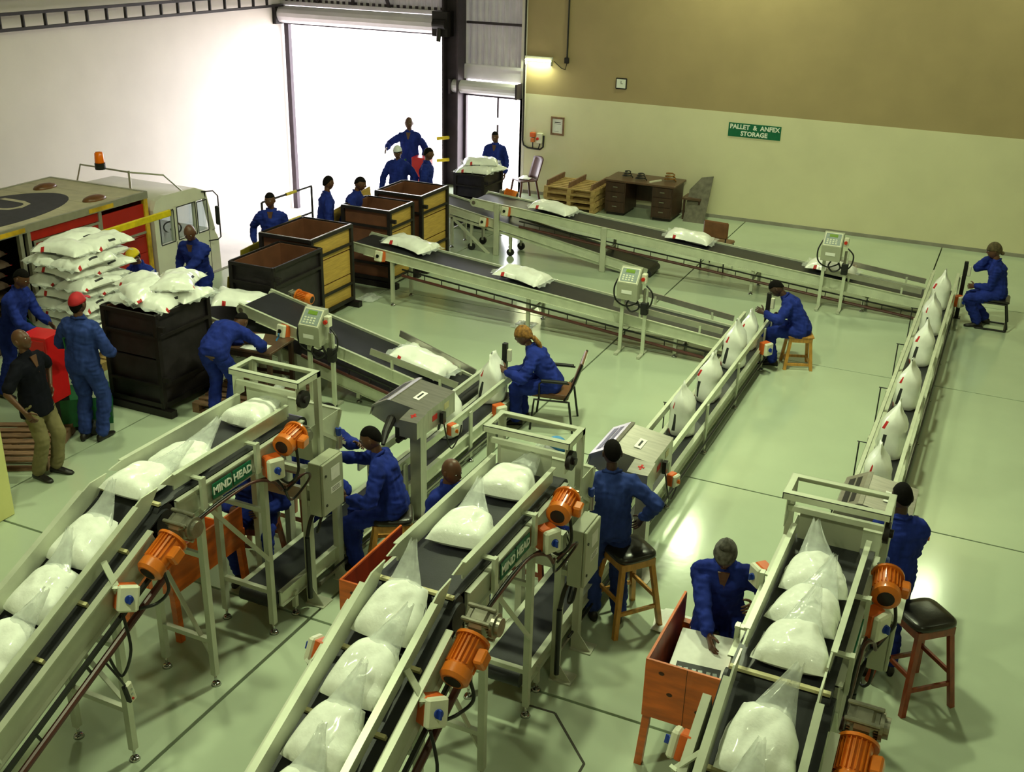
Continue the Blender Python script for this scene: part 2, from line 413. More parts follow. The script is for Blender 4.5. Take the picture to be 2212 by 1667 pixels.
# signs and fittings on the back wall
def wall_sign(cx, cz, w, h, lines, size, label):
    t = thing('wall_sign', label, 'sign', (cx, YW, cz))
    MB().bb((-w/2, -.012, -h/2), (w/2, 0, h/2)).build('board', 'green_sign', t)
    for i, (s, dz, sz) in enumerate(lines):
        me = text_mesh(s, sz, .002, .004); me.materials.append(MATS['white_paint'])
        link('lettering', me, t, None, (0, -.016, dz), (PI/2, 0, 0))
wall_sign(-4.90, 1.865, 1.07, .275, [('PALLET  &  ANFEX', .062, .125), ('STORAGE', -.068, .125)], .1, 'green wall sign with white lettering PALLET & ANFEX STORAGE')
t = thing('wall_clock', 'small square wall clock with white face and dark rim', 'clock', (-7.8, YW, 2.58))
MB().bb((-.125, -.03, -.115), (.125, 0, .115), 0, .02).build('case', 'crate_frame', t)
MB().bb((-.1, -.034, -.09), (.1, -.03, .09)).build('face', 'white_paint', t)
MB().bb((-.004, -.038, 0), (.004, -.035, .055)).bb((0, -.038, -.004), (.045, -.035, .004)).build('hands', 'ink', t)
t = thing('picture_frame', 'wooden framed notice hanging on the cream wall near the small door', 'frame', (-9.21, YW, 1.565))
m = MB()
for a, b in (((-.155, -.03, -.195), (.155, 0, -.155)), ((-.155, -.03, .155), (.155, 0, .195)), ((-.155, -.03, -.155), (-.12, 0, .155)), ((.12, -.03, -.155), (.155, 0, .155))): m.bb(a, b)
m.build('frame', 'pallet_old', t); MB().bb((-.12, -.012, -.155), (.12, 0, .155)).build('notice', 'paper', t)
MB().bb((-.07, -.014, .07), (.07, -.012, .085)).bb((-.08, -.014, .04), (.08, -.012, .045)).bb((-.07, -.014, -.12), (.03, -.012, -.115)).build('print', 'ink', t)
t = thing('wall_lamp', 'fluorescent tube lamp fixed high on the wall beside the small door, switched on', 'lamp', (-9.7, YW, 2.94))
MB().bb((-.32, -.05, .0), (.32, 0, .06)).build('batten', 'lamp_body', t); MB().cyl((-.3, -.07, -.02), (.3, -.07, -.02), .022).build('tube', 'lamp_glow', t)
[MB().bb((x, -.08, -.12), (x+.02, 0, .0)).build('clip', 'lamp_body', t) for x in (-.3, .28)]
ld = bpy.data.lights.new('wall_lamp_light', 'AREA'); ld.shape = 'RECTANGLE'; ld.size = .6; ld.size_y = .05; ld.energy = 14; ld.color = LAMPC
lo = bpy.data.objects.new('wall_lamp_light', ld); COL.objects.link(lo); lo.location = (-9.7, YW-.12, 2.9)
t = thing('conduit_drop', 'thin conduit hanging down the ochre wall to a small box near the wall lamp', 'conduit', (-9.05, YW-.02, 2.97))
MB().cyl((0, 0, 0), (0, 0, 6), .018, n=8).build('pipe', 'cable', t); MB().bb((-.05, -.04, -.07), (.05, .02, .05), 0, .01).build('junction_box', 'crate_frame', t)
MB().tube([(0, 0, -.06), (-.03, 0, -.2), (-.12, 0, -.18), (-.3, 0, -.05)], .008, 6).build('lead', 'cable', t)
t = thing('switch_station', 'grey and orange electrical switches on the cream wall with a looping black conduit', 'switch', (-9.7, YW, 1.28))
MB().bb((-.14, -.08, .0), (-.02, 0, .1), 0, .01).build('switch_box', 'orange_box', t); MB().bb((-.12, -.085, -.11), (-.03, 0, -.02), 0, .01).build('switch_box', 'orange', t)
MB().bb((.03, -.09, -.12), (.16, 0, .1), 0, .01).build('switch_box', 'lid_cream', t); MB().cyl((.06, -.09, -.02), (.06, -.12, -.02), .03).build('knob', 'knob_red', t)
MB().tube([(-.33, -.03, 7.7), (-.33, -.03, -.1), (-.3, -.03, -.2), (-.2, -.03, -.25), (.1, -.03, -.26), (.17, -.03, -.2), (.18, -.03, .05)], .02, 8).tube([(-.08, -.03, -.1), (-.08, -.03, -.24)], .012, 6).tube([(.1, -.03, -.1), (.06, -.03, -.25)], .012, 6).build('conduit', 'crate_frame', t)

# high-bay lamps
for i, (x, y, z) in enumerate(LAMPS):
    t = thing('high_bay_lamp', 'round high bay lamp hanging under the roof', 'lamp', (x, y, z), 0, 'high bay lamps under the roof')
    MB().tube([(0, 0, 0), (0, 0, .12), (0, 0, .3), (0, 0, .45)], [.28, .24, .12, .1], 20, cap=False).build('reflector', 'lamp_body', t)
    MB().cyl((0, 0, .45), (0, 0, 9-z), .012, n=6).build('hanger', 'cable', t)
    ld = bpy.data.lights.new('high_bay_light', 'AREA'); ld.shape = 'DISK'; ld.size = .5; ld.energy = LAMPW[i]; ld.color = LAMPC
    lo = bpy.data.objects.new('high_bay_light', ld); COL.objects.link(lo); lo.location = (x, y, z-.01)
# yellow safety bars on the steel column
for z in (.60, 1.10):
    tag(MB().beam((-12.0, 22.0, z-.02), (-11.72, 22.08, z+.02), .07, .07, bev=.01).build('safety_bar', 'paint_yellow'), 'yellow safety bar sticking out at the steel column, %s of the pair' % ('lower' if z < .9 else 'upper'), 'safety bar', 'yellow bars at the column')
# guard rail on the dock edge
t = thing('guard_rail', 'thin dark steel guard rail with yellow patches at the dock edge', 'railing', (-11.9, 15.4, 0))
for y in (-.02, 1.5): MB().cyl((0, y, 0), (0, y, 1.0), .022, n=8).build('post', 'crate_frame', t)
for z in (1.0, .5): MB().cyl((0, 0, z), (0, 1.5, z), .02, n=8).build('rail', 'crate_frame', t)
MB().cyl((0, .7, 1.0), (0, 1.0, 1.0), .03, n=8).build('sleeve', 'paint_yellow', t, label='yellow painted sleeve'); MB().cyl((0, .6, .5), (0, 1.1, .5), .03, n=8).build('sleeve', 'paint_yellow', t, label='yellow painted sleeve')
# ================================================================ shared parts
def add_foot(m_foot_parent, x, y, n='levelling_foot'):
    MB().cyl((x, y, .012), (x, y, .10), .011, n=8).cyl((x, y, 0), (x, y, .022), .042, .03, n=12).build(n, 'chrome', m_foot_parent, True)

def motor(parent, c, axis, up, L=.30, r=.095, label=None):
    """orange finned electric motor: c = centre of the flange face, axis = direction away from the gearbox, up = side of the terminal box"""
    a = V(axis).normalized(); u = V(up); u = (u-a*u.dot(a)).normalized(); w = a.cross(u)
    R = Matrix((w, u, a)).transposed().to_4x4(); R.translation = V(c)
    m = MB().cyl((0, 0, 0), (0, 0, .02), r*1.22, n=22).cyl((0, 0, .02), (0, 0, L*.68), r*.9, n=22)
    o = m.xf(R).build('motor', 'orange', parent, label=label); smooth_angle(o)
    f = MB(); nf = 22
    for k in range(nf):
        an = 2*PI*k/nf
        if abs(math.sin(an)-1) < .12: continue
        Q = Matrix.Rotation(an, 3, 'Z'); f.box(Q @ V((r*.97, 0, L*.34)), (r*.2, .006, L*.6), Q)
    f.xf(R).build('cooling_fins', 'orange', o)['kind'] = 'stuff'
    sm = MB().tube([(0, 0, L*.66), (0, 0, L*.7), (0, 0, L*.9), (0, 0, L*.97)], [r*.9, r*1.04, r*1.04, r*.8], 22, cap=True).xf(R).build('fan_cover', 'orange', o); smooth_angle(sm)
    MB().cyl((0, 0, L*.971), (0, 0, L*.978), r*.62, n=16).xf(R).build('fan_grille', 'crate_frame', o)
    MB().box((0, r*1.25, L*.38), (r*1.0, r*.75, r*1.15), None, 0, .012).xf(R).build('terminal_box', 'orange', o)
    return o
def gearbox(parent, c, axis, up, s=.1):
    a = V(axis).normalized(); u = V(up); u = (u-a*u.dot(a)).normalized(); w = a.cross(u)
    R = Matrix((w, u, a)).transposed().to_4x4(); R.translation = V(c)
    o = MB().box((0, 0, 0), (s*1.7, s*1.9, s*1.9), None, 0, s*.35).xf(R).build('gearbox', 'alu_gear', parent)
    for k in range(5): MB().box((0, (k-2)*s*.36, 0), (s*2.0, s*.1, s*1.5), None, 0, .004).xf(R).build('rib', 'alu_gear', o)
    for k in (-1, 1):
        MB().box((0, k*s*.95, s*.55), (s*2.25, s*.28, s*.35), None, 0, .006).box((0, k*s*.95, -s*.55), (s*2.25, s*.28, s*.35), None, 0, .006).xf(R)
        for q in (-1, 1): MB().box((0, k*s*.98, q*s*.6), (s*2.3, s*.3, s*.3), None, 0, .006).xf(R).build('mount_lug', 'lid_cream' if 0 else 'alu_gear', o)
    MB().cyl((-s*1.0, 0, 0), (-s*1.25, 0, 0), s*.95, n=24).cyl((-s*1.25, 0, 0), (-s*1.6, 0, 0), s*.7, n=24).xf(R).build('flange', 'alu_gear', o)
    MB().cyl((s*.8, 0, 0), (s*1.05, 0, 0), s*.45, n=18).cyl((s*1.05, 0, 0), (s*1.08, 0, 0), s*.26, n=18, mi=1).xf(R).build('bearing', ['alu_gear', 'crate_frame'], o)
    return o
def isolator(parent, c, n, up, knob='knob_blue', s=1.0):
    """orange switch box with a cream lid and a turn knob; n = direction the lid faces"""
    a = V(n).normalized(); u = V(up); u = (u-a*u.dot(a)).normalized(); w = a.cross(u)
    R = Matrix((w, u, a)).transposed().to_4x4(); R.translation = V(c)
    o = MB().box((0, 0, -.035*s), (.12*s, .155*s, .085*s), None, 0, .008).xf(R).build('switch_box', 'orange_box', parent)
    MB().box((0, 0, .03*s), (.125*s, .16*s, .05*s), None, 0, .014).xf(R).build('lid', 'lid_cream', o)
    MB().cyl((0, 0, .05*s), (0, 0, .065*s), .026*s, n=14).box((0, 0, .075*s), (.014*s, .05*s, .025*s), None, 0, .003).xf(R).build('knob', knob, o)
    return o
def hose(parent, pts, r=.012, m='cable', name='cable', sub=6):
    # smooth curve through the points
    P = [V(p) for p in pts]; out = []
    for i in range(len(P)-1):
        p0 = P[max(i-1, 0)]; p1 = P[i]; p2 = P[i+1]; p3 = P[min(i+2, len(P)-1)]
        for k in range(sub):
            t = k/sub
            out.append(.5*((2*p1)+(p2-p0)*t+(2*p0-5*p1+4*p2-p3)*t*t+(3*p1-p0-3*p2+p3)*t**3))
    out.append(P[-1])
    return MB().tube(out, r, 7).build(name, m, parent, True)

# ---------------------------------------------------------------- bags
def pillow(name, mats, hw, L, H, seed, prof=None, nu=18, nv=26, ear=.0, wr=.012, bottomflat=.35, matf=None, bend=0.0, sq=2.6):
    """bag lying on its back along +Y, resting on z=0; half width hw, length L, height H"""
    rnd = random.Random(seed); off = V((rnd.uniform(-9, 9), rnd.uniform(-9, 9), rnd.uniform(-9, 9)))
    vs = []; fs = []; mi = []
    def pt(i, j, side):
        s = -1+2*i/nu; t = -1+2*j/nv
        w = hw*(prof(t) if prof else 1.0)
        e = 1+ear*max(0, abs(t)-.72)/.28
        edge = (1-abs(s)**sq)**.55*(1-abs(t)**(sq+1))**.5 if abs(s) < 1 and abs(t) < 1 else 0
        x = s*w*e*(1-.05*(1-t*t)*0); y = t*L/2*(1-.06*s*s)
        h = H*edge
        nn = noise.noise(V((x*7, y*6, side*3))+off)*wr*2.0+noise.noise(V((x*18, y*14, side*5))+off)*wr
        hp = h*(.5+.5*min(1, edge*1.3))
        z = bottomflat*H*0+(.30*H+.70*h+nn*min(1, edge*3) if side > 0 else .30*H-.30*h)
        z += bend*y*y
        return (x+nn*.6, y, max(z, .001))
    for side in (1, -1):
        k = len(vs)
        for j in range(nv+1):
            for i in range(nu+1): vs.append(pt(i, j, side))
        for j in range(nv):
            for i in range(nu):
                a = k+j*(nu+1)+i; f = (a, a+1, a+nu+2, a+nu+1)
                fs.append(f if side > 0 else f[::-1])
                mi.append(matf(-1+2*(i+.5)/nu, -1+2*(j+.5)/nv, side) if matf else 0)
    me = bpy.data.meshes.new(name); me.from_pydata(vs, [], fs)
    for m in mats: me.materials.append(MATS[m])
    me.polygons.foreach_set('material_index', mi); me.polygons.foreach_set('use_smooth', [True]*len(fs))
    bm = bmesh.new(); bm.from_mesh(me); bmesh.ops.remove_doubles(bm, verts=bm.verts, dist=.0008); bm.to_mesh(me); bm.free()
    return me
# closed white bags lying down, with their black and red print
def lying_print(s, t, side):
    if side > 0 and s > .79 and s < .92 and -.22 < t < .22: return 1
    if s > .9 and -.95 < t < -.74: return 2
    if side < 0 and s < -.7 and .1 < t < .6: return 1
    if s < -.9 and .5 < t < .7: return 2
    return 0
LYING = [pillow('lying_bag', ['sack_white', 'ink', 'ink_red'], .215, .70, .16, 10+k, ear=.18, matf=lying_print, nu=20, nv=30, wr=.014, prof=lambda t: 1-.08*math.cos(t*PI)) for k in range(4)]
FINS = []
for k in range(2):
    m = MB(); rings = []
    for sgn in ((-1, 1)[k],):
        n = 14; vs = []; fs = []
        for i in range(n+1):
            x = -.22+.44*i/n
            for q, (yy, zz) in enumerate(((.325, .05), (.36, .055), (.405+.012*math.sin(i*1.9+k), .05+.016*math.sin(i*1.3+k*2)))):
                vs.append((x*(1+.09*q), sgn*yy, zz))
        for i in range(n):
            for q in range(2):
                a = i*3+q; fs.append((a, a+3, a+4, a+1))
        m.add(vs, fs)
    FINS.append(m.mesh('film_end', 'clear_film', True))
def lying_bag(loc, rz, label, group=None, tilt=(0, 0), k=None, cat='bag'):
    k = random.randrange(4) if k is None else k
    t = thing('white_bag', label, cat, loc, rz, group)
    if tilt != (0, 0): t.rotation_euler = (Matrix.Rotation(rz, 3, 'Z') @ Matrix.Rotation(tilt[1], 3, 'Y') @ Matrix.Rotation(tilt[0], 3, 'X')).to_euler()
    link('filled_bag', LYING[k], t); link('film_end', FINS[0], t); link('film_end', FINS[1], t)
    return t
# open bags: granule filling with a peaked clear film neck (lie along +Y, bottom edge at -Y)
OPEN = []
for k in range(4):
    rnd = random.Random(50+k); lx = rnd.uniform(-.05, .07)
    fill = pillow('filling', ['sugar'], .212, .43, .16, 70+k, nu=20, nv=24, wr=.010, prof=lambda t: 1.0-.20*(t+1)/2-.24*max(0, t)**2, sq=2.8)
    # film neck: flattened tube of clear film narrowing from the shoulder of the filling to a peak
    rings = []; n = 22
    for i in range(9):
        q = i/8; y = .07+.33*q; w = .138*(1-q)**1.1+.022; h = .046*(1-q)**1.0+.004; zc = .080+.05*q+.11*q*q
        ring = []
        for j in range(n):
            a = 2*PI*j/n; wob = 1+.10*math.sin(3*a+k+q*4)*(.3+q)
            ring.append((lx*q*2+w*math.cos(a)*wob, y+.02*math.sin(2*a+k)*q, zc+h*math.sin(a)*(1 if math.sin(a) > 0 else .7)+.010*math.sin(5*a+k*2)*q))
        rings.append(ring)
    neck = MB().loft(rings, cap=False).mesh('film_neck', 'clear_film', True)
    OPEN.append((fill, neck))
def open_bag(loc, rz, label, pitch=0.0, group=None, k=None, s=1.0, roll_=0.0):
    k = random.randrange(4) if k is None else k
    t = thing('open_bag', label, 'bag', loc, rz, group)
    t.rotation_euler = (Matrix.Rotation(rz, 3, 'Z') @ Matrix.Rotation(pitch, 3, 'X') @ Matrix.Rotation(roll_, 3, 'Y')).to_euler()
    t.scale = (s, s, s)
    link('filling', OPEN[k][0], t); link('film_neck', OPEN[k][1], t)
    return t
# standing sewn bags (long side along Y)
STAND = []
for k in range(4):
    rnd = random.Random(90+k); rings = []; mids = []; n = 24; H = .60
    ph = rnd.uniform(0, 6)
    prof = [(0, .85), (.02, .97), (.12, 1.04), (.3, 1.0), (.45, .94), (.55, .97), (.68, .9), (.78, .72), (.86, .5), (.93, .36), (1.0, .30)]
    for (q, w) in prof:
        ring = []
        flat = 1 if q < .6 else max(.12, 1-(q-.6)*2.3)
        for j in range(n):
            a = 2*PI*j/n; c, s_ = math.cos(a), math.sin(a)
            ex = .72
            x = .145*w*flat*(abs(c)**ex)*(1 if c > 0 else -1); y = .20*(w if q < .7 else (w*.8+.2))*(abs(s_)**ex)*(1 if s_ > 0 else -1)
            nn = .010*math.sin(3*a+ph+q*5)+.006*math.sin(7*a+q*11+ph)
            ring.append((x+nn*c+.03*math.sin(q*2+ph)*q, y+nn*s_+.03*q*math.cos(ph), H*q+.006*math.sin(4*a+ph)*(q > .9)))
        rings.append(ring)
    m = MB().loft(rings)
    # print: black bar and red mark on the left face (faces around a = pi)
    nf = n
    for fi in range(len(m.f)-2):
        r_, c_ = divmod(fi, n); q = prof[r_][0]
        if c_ == 16 and .1 <= q < .45: m.m[fi] = 1
        if c_ in (14,) and .02 <= q < .12: m.m[fi] = 2
        if c_ == 15 and .5 < q < .6: m.m[fi] = 2
    STAND.append(m.mesh('standing_bag', ['sack_white', 'ink', 'ink_red'], True))
def standing_bag(loc, rz, label, group=None, k=None, s=1.0, lean=(0, 0)):
    k = random.randrange(4) if k is None else k
    o = link('standing_bag', STAND[k]); o.location = loc; o.scale = (s, s, s*1.04)
    o.rotation_euler = (lean[0], lean[1], rz); tag(o, label, 'bag', group); return o
# ================================================================ the three filling and sewing lines
XC = [-5.28, -2.905, -.65]
LINE = ['left', 'middle', 'right']
SL = math.radians(24.5); YJ = 4.98; ZJ = 1.80     # slope and upper end of the infeed belt
cs, sn = math.cos(SL), math.sin(SL)
def inc(s, n=0.0, x=0.0):
    return V((x, YJ-s*cs-n*sn, ZJ-s*sn+n*cs))
S1 = 3.6
def belt_strip(m, pts, w, th, mi=0):
    for a, b in zip(pts[:-1], pts[1:]): m.beam(a, b, w, th, up=(0, -.3, 1), mi=mi)
for li, xc in enumerate(XC):
    nm = LINE[li]; YJ = [5.07, 4.99, 5.11][li]
    # ---- inclined infeed conveyor
    t = thing('infeed_conveyor', 'steep cleated infeed conveyor of the %s line rising from the lower photo edge' % nm, 'conveyor', (xc, YJ-S1*cs, 0), 0, 'inclined infeed conveyors')
    T = V((xc, YJ-S1*cs, 0))
    def B(mb, n, mt, lab=None, par=None, sm=False):
        mb.v = [tuple(V(p)-V((0, T.y, 0))) for p in mb.v]; return mb.build(n, mt, par or t, sm, lab)
    B(MB().beam(inc(.0, 0), inc(S1, 0), .62, .012, up=(0, -sn, cs)).beam(inc(.0, -.17), inc(S1, -.17), .60, .010, up=(0, -sn, cs)), 'belt', 'belt_dark')
    dr = B(MB().cyl(inc(0, -.088, -.31), inc(0, -.088, .31), .092, n=24), 'drive_drum', 'belt_dark'); smooth_angle(dr)
    for k in range(8):
        s = .36+k*.44+(.10 if li == 1 else .2 if li == 2 else 0)
        B(MB().beam(inc(s-.012, .022), inc(s+.012, .022), .60, .034, up=(0, -sn, cs)), 'cleat', 'cleat')
    for sx in (-1, 1):
        g = MB().beam(inc(.02, .115, sx*.235), inc(S1, .115, sx*.235), .012, .135, up=(0, -sn, cs)).beam(inc(.1, .185, sx*.25), inc(S1, .185, sx*.25), .045, .008, up=(0, -sn, cs))
        # pointed upper end of the guard
        g.prism([inc(.02, .05, sx*.235-.006), inc(.02, .1825, sx*.235-.006), inc(-.13, .12, sx*.235-.006)], (.012, 0, 0))
        B(g, 'guard_rail', 'guard_paint')
        B(MB().beam(inc(.16, -.07, sx*.335), inc(S1, -.07, sx*.335), .02, .20, up=(0, -sn, cs)).beam(inc(.16, .03, sx*.35), inc(S1, .03, sx*.35), .05, .012, up=(0, -sn, cs)).beam(inc(.16, -.17, sx*.35), inc(S1, -.17, sx*.35), .05, .012, up=(0, -sn, cs)), 'side_plate', 'frame_paint')
        for s in (.62, 1.85, 3.1):
            B(MB().beam(inc(s, .0, sx*.40), inc(s-.10, .12, sx*.26), .045, .01, up=(0, 0, 1)).beam(inc(s, -.12, sx*.37), inc(s, .02, sx*.40), .05, .02), 'bracket', 'guard_paint')
    # conduit with stand-offs and red-brown pipe on the right
    B(MB().beam(inc(.35, -.20, .40), inc(S1, -.20, .40), .028, .028), 'conduit', 'cable')
    B(MB().cyl(inc(.30, -.30, .42), inc(S1, -.30, .42), .026, n=10), 'pipe', 'pipe_red')
    for k in range(6): B(MB().beam(inc(.6+k*.5, -.20, .41), inc(.6+k*.5, -.30, .41), .016, .016), 'pipe_clip', 'cable')
    # drive
    gearbox(t, inc(.0, -.06, .47)-V((0, T.y, 0)), (0, -cs, -sn), (0, -sn*.4, 1), .085)
    motor(t, inc(.12, -.07, .47)-V((0, T.y, 0)), (0, -cs, -sn), (1, 0, .15), .31, .092)
    isolator(t, inc(.62, -.08, .44)-V((0, T.y, 0)), (.8, -.5, .3), (0, .3, 1), s=1.12)
    if li != 0: isolator(t, inc(.50 if li == 1 else .45, -.05, -.42)-V((0, T.y, 0)), (-1, 0, .1), (0, .4, 1), s=1.0)
    hose(t, [inc(.36, -.1, .55)-V((0, T.y, 0)), inc(.42, -.22, .58)-V((0, T.y, 0)), inc(.5, -.3, .5)-V((0, T.y, 0)), inc(.6, -.25, .44)-V((0, T.y, 0))], .012)
    hose(t, [inc(.72, -.12, .46)-V((0, T.y, 0)), inc(.85, -.34, .52)-V((0, T.y, 0)), inc(.98, -.5, .46)-V((0, T.y, 0)), inc(.95, -.3, .42)-V((0, T.y, 0))], .011)
    # pendant control hanging from the pipe
    hose(t, [inc(1.0, -.3, .44)-V((0, T.y, 0)), inc(1.02, -.42, .5)-V((0, T.y, 0)), inc(1.02, -.55, .5)-V((0, T.y, 0))], .008)
    pc = inc(1.02, -.62, .5)-V((0, T.y, 0))
    pd = MB().box(pc, (.035, .06, .17), Matrix.Rotation(.2, 3, 'X'), 0, .01).build('pendant', 'lid_cream', t, label='white push button pendant')
    MB().box(pc+V((0, -.03, 0)), (.04, .02, .15), Matrix.Rotation(.2, 3, 'X'), 0, .005).build('grip', 'rubber', pd)
    for dz, cc in ((.03, 'chrome'), (-.01, 'chrome'), (-.045, 'knob_red')): MB().cyl(pc+V((.017, .0, dz)), pc+V((.026, 0, dz)), .009, n=10).build('button', cc, pd)
    # legs
    lz = inc(.48, -.18).z; ly = 4.57-T.y
    for sx in (-1, 1):
        MB().beam((sx*.27, ly, .1), (sx*.27, ly, lz), .05, .05, up=(1, 0, 0)).build('leg', 'frame_paint', t); add_foot(t, sx*.27, ly)
    MB().beam((-.27, ly, .45), (.27, ly, .45), .04, .04).build('crossbar', 'frame_paint', t); MB().beam((-.27, ly, 1.0), (.27, ly, 1.0), .04, .04).build('crossbar', 'frame_paint', t)
    MB().beam((-.27, ly, .5), (.27, ly, 1.35), .035, .012).build('brace', 'frame_paint', t)
    MB().beam((.27, ly, .5), (-.27, ly, .98), .035, .012).build('brace', 'frame_paint', t)
    ly2 = T.y*0+inc(2.6).y-T.y
    for sx in (-1, 1): MB().beam((sx*.27, ly2, .1), (sx*.27, ly2, inc(2.6, -.18).z), .05, .05, up=(1, 0, 0)).build('leg', 'frame_paint', t); add_foot(t, sx*.27, ly2)

    # ---- level top conveyor
    y0, y1, zb = YJ+.06, 6.78, 1.845
    t = thing('top_conveyor', 'high level belt conveyor of the %s line on tall splayed legs' % nm, 'conveyor', (xc, y0, 0), 0, 'high level belt conveyors')
    def P(x, y, z): return (x, y-y0, z)
    MB().bb(P(-.285, y0, zb-.01), P(.285, y1, zb)).bb(P(-.28, y0, zb-.17), P(.28, y1, zb-.16)).build('belt', 'belt', t)
    for y in (y0, y1): smooth_angle(MB().cyl(P(-.285, y, zb-.086), P(.285, y, zb-.086), .086, n=24).build('drum', 'belt_dark', t))
    MB().bb(P(-.28, y0-.05, zb+.002), P(.28, y0-.02, zb+.022)).build('cleat', 'cleat', t)
    for sx in (-1, 1):
        g = MB().bb(P(sx*.235-.006, y0+.16, zb+.025), P(sx*.235+.006, y1-.12, zb+.15)).bb(P(sx*.245-.018, y0+.16, zb+.145), P(sx*.245+.018, y1-.12, zb+.153))
        g.prism([P(sx*.235-.006, y0+.16, zb+.06), P(sx*.235-.006, y0+.16, zb+.15), P(sx*.235-.006, y0+.03, zb+.13)], (.012, 0, 0))
        g.build('guard_rail', 'guard_paint', t)
        MB().bb(P(sx*.295-.01, y0+.1, zb-.19), P(sx*.295+.01, y1, zb-.02)).bb(P(sx*.305-.02, y0+.1, zb-.03), P(sx*.305+.02, y1, zb-.018)).bb(P(sx*.305-.02, y0+.1, zb-.2), P(sx*.305+.02, y1, zb-.19)).build('side_plate', 'frame_paint', t)
        for y in (5.48, 6.12): MB().bb(P(sx*.33-.006, y-.025, zb-.2), P(sx*.33+.02, y+.025, zb+.06)).bb(P(sx*.29-.05, y-.02, zb+.04), P(sx*.29+.05, y+.02, zb+.055)).build('guard_bracket', 'guard_paint', t)
    # green sign MIND HEAD in two plates
    for i, (w, yy) in enumerate((('MIND', 5.70), ('HEAD', 5.94))):
        sg = MB().bb(P(.325, yy-.11, zb-.175), P(.332, yy+.11, zb-.055)).build('warning_sign', 'green_sign', t, label='green plate lettered ' + w)
        me = text_mesh(w, .085, .0015, .0028); me.materials.append(MATS['white_paint'])
        lo = link('lettering', me, sg, None, P(.334, yy, zb-.115), (PI/2, 0, PI/2))
    # legs with braces
    for y in (5.51, 6.28):
        for sx in (-1, 1):
            MB().beam(P(sx*.25, y, .1), P(sx*.25, y, zb-.19), .05, .05, up=(1, 0, 0)).build('leg', 'frame_paint', t); add_foot(t, sx*.25, y-y0)
    for y in (5.51, 6.28):
        MB().beam(P(-.25, y, .42), P(.25, y, .42), .04, .04).build('crossbar', 'frame_paint', t)
        MB().beam(P(-.25, y, 1.2), P(.25, y, 1.2), .03, .04).build('crossbar', 'frame_paint', t)
    MB().beam(P(.25, 5.51, .25), P(-.25, 5.51, 1.15), .035, .014).build('brace', 'frame_paint', t)
    MB().beam(P(.27, 5.56, 1.62), P(.27, 6.26, .75), .035, .014, up=(1, 0, 0)).build('brace', 'frame_paint', t)
    if li == 2: isolator(t, P(-.44, 6.72, zb-.35), (-.7, -.7, 0), (0, 0, 1))
    # end drive
    gearbox(t, P(.39, 6.62, zb-.06), (0, -1, 0), (0, 0, 1), .062)
    motor(t, P(.40, 6.56, zb-.02), (.10, -1, -.1), (1, 0, -.1), .25, .088)
    isolator(t, P(.40, 6.24, zb-.19), (.85, -.45, 0), (0, 0, 1), s=1.12)
    hose(t, [P(.47, 6.45, zb-.1), P(.5, 6.42, zb-.28), P(.42, 6.4, zb-.4), P(.36, 6.32, zb-.3), P(.36, 6.3, zb-.2)], .012)
    hose(t, [P(.36, 5.2, zb-.25), P(.36, 5.6, zb-.22), P(.36, 6.0, zb-.225), P(.4, 6.2, zb-.30), P(.42, 6.3, zb-.42)], .013, 'pipe_red', 'pipe')
    hose(t, [P(.36, 5.3, zb-.23), P(.35, 5.8, zb-.205), P(.36, 6.25, zb-.3), P(.38, 6.4, zb-.5)], .012)
    for k in range(2): hose(t, [P(.42, 6.36, zb-.42-.03*k), P(.5, 6.5, zb-.34), P(.46, 6.62, zb-.45), P(.36, 6.5, zb-.62), P(.40, 6.36, zb-.42-.03*k)], .010, 'cable' if k else 'pipe_red')

    # ---- bag drop tower
    yt = 6.95
    t = thing('bag_drop_tower', 'grey steel drop frame with chute, hanging flap and control cabinet at the end of the %s line top conveyor' % nm, 'machine frame', (xc, yt, 0), 0, 'drop frames')
    t['label'] = 'grey steel drop tower with chute and control cabinet on the %s line' % nm
    def Q(x, y, z): return (x*.95, y-yt, z)
    zt = 2.2
    # top ring
    r = MB().bb(Q(-.37, 6.68, zt-.006), Q(.37, 6.73, zt)).bb(Q(-.37, 6.95, zt-.006), Q(.37, 7.0, zt)).bb(Q(-.37, 6.73, zt-.006), Q(-.32, 6.95, zt)).bb(Q(.32, 6.73, zt-.006), Q(.37, 6.95, zt))
    r.bb(Q(-.37, 6.68, zt-.05), Q(.37, 6.686, zt)).bb(Q(-.37, 6.994, zt-.05), Q(.37, 7.0, zt)).bb(Q(-.37, 6.68, zt-.05), Q(-.364, 7.0, zt)).bb(Q(.364, 6.68, zt-.05), Q(.37, 7.0, zt))
    r.build('top_ring', 'guard_paint', t)
    for sx in (-1, 1):
        MB().bb(Q(sx*.345-.025, 6.95, 1.35), Q(sx*.345+.025, 7.0, zt-.006)).build('post', 'frame_paint', t)
        MB().bb(Q(sx*.335-.003, 6.69, zt-.26), Q(sx*.335+.003, 6.83, zt-.05)).build('end_plate', 'guard_paint', t)
        MB().beam(Q(sx*.35, 7.0, 1.62), Q(sx*.35, 7.34, 1.38), .03, .03).build('brace', 'frame_paint', t)
    MB().bb(Q(-.33, 6.72, zt-.15), Q(.34, 6.75, zt-.11)).build('hanger_bar', 'guard_paint', t)
    MB().bb(Q(-.24, 6.745, zt-.42), Q(.20, 6.749, zt-.13)).build('flap_sheet', 'grey_cab' if li == 2 else 'guard_paint', t)
    smooth_angle(MB().cyl(Q(.335, 6.76, zt-.17), Q(.375, 6.76, zt-.17), .075, n=18).cyl(Q(.37, 6.76, zt-.17), Q(.40, 6.76, zt-.17), .03, n=10).build('hand_wheel', 'crate_frame', t))
    # chute: sloping back plate, side plates
    ch = MB(); a = zb = 1.86
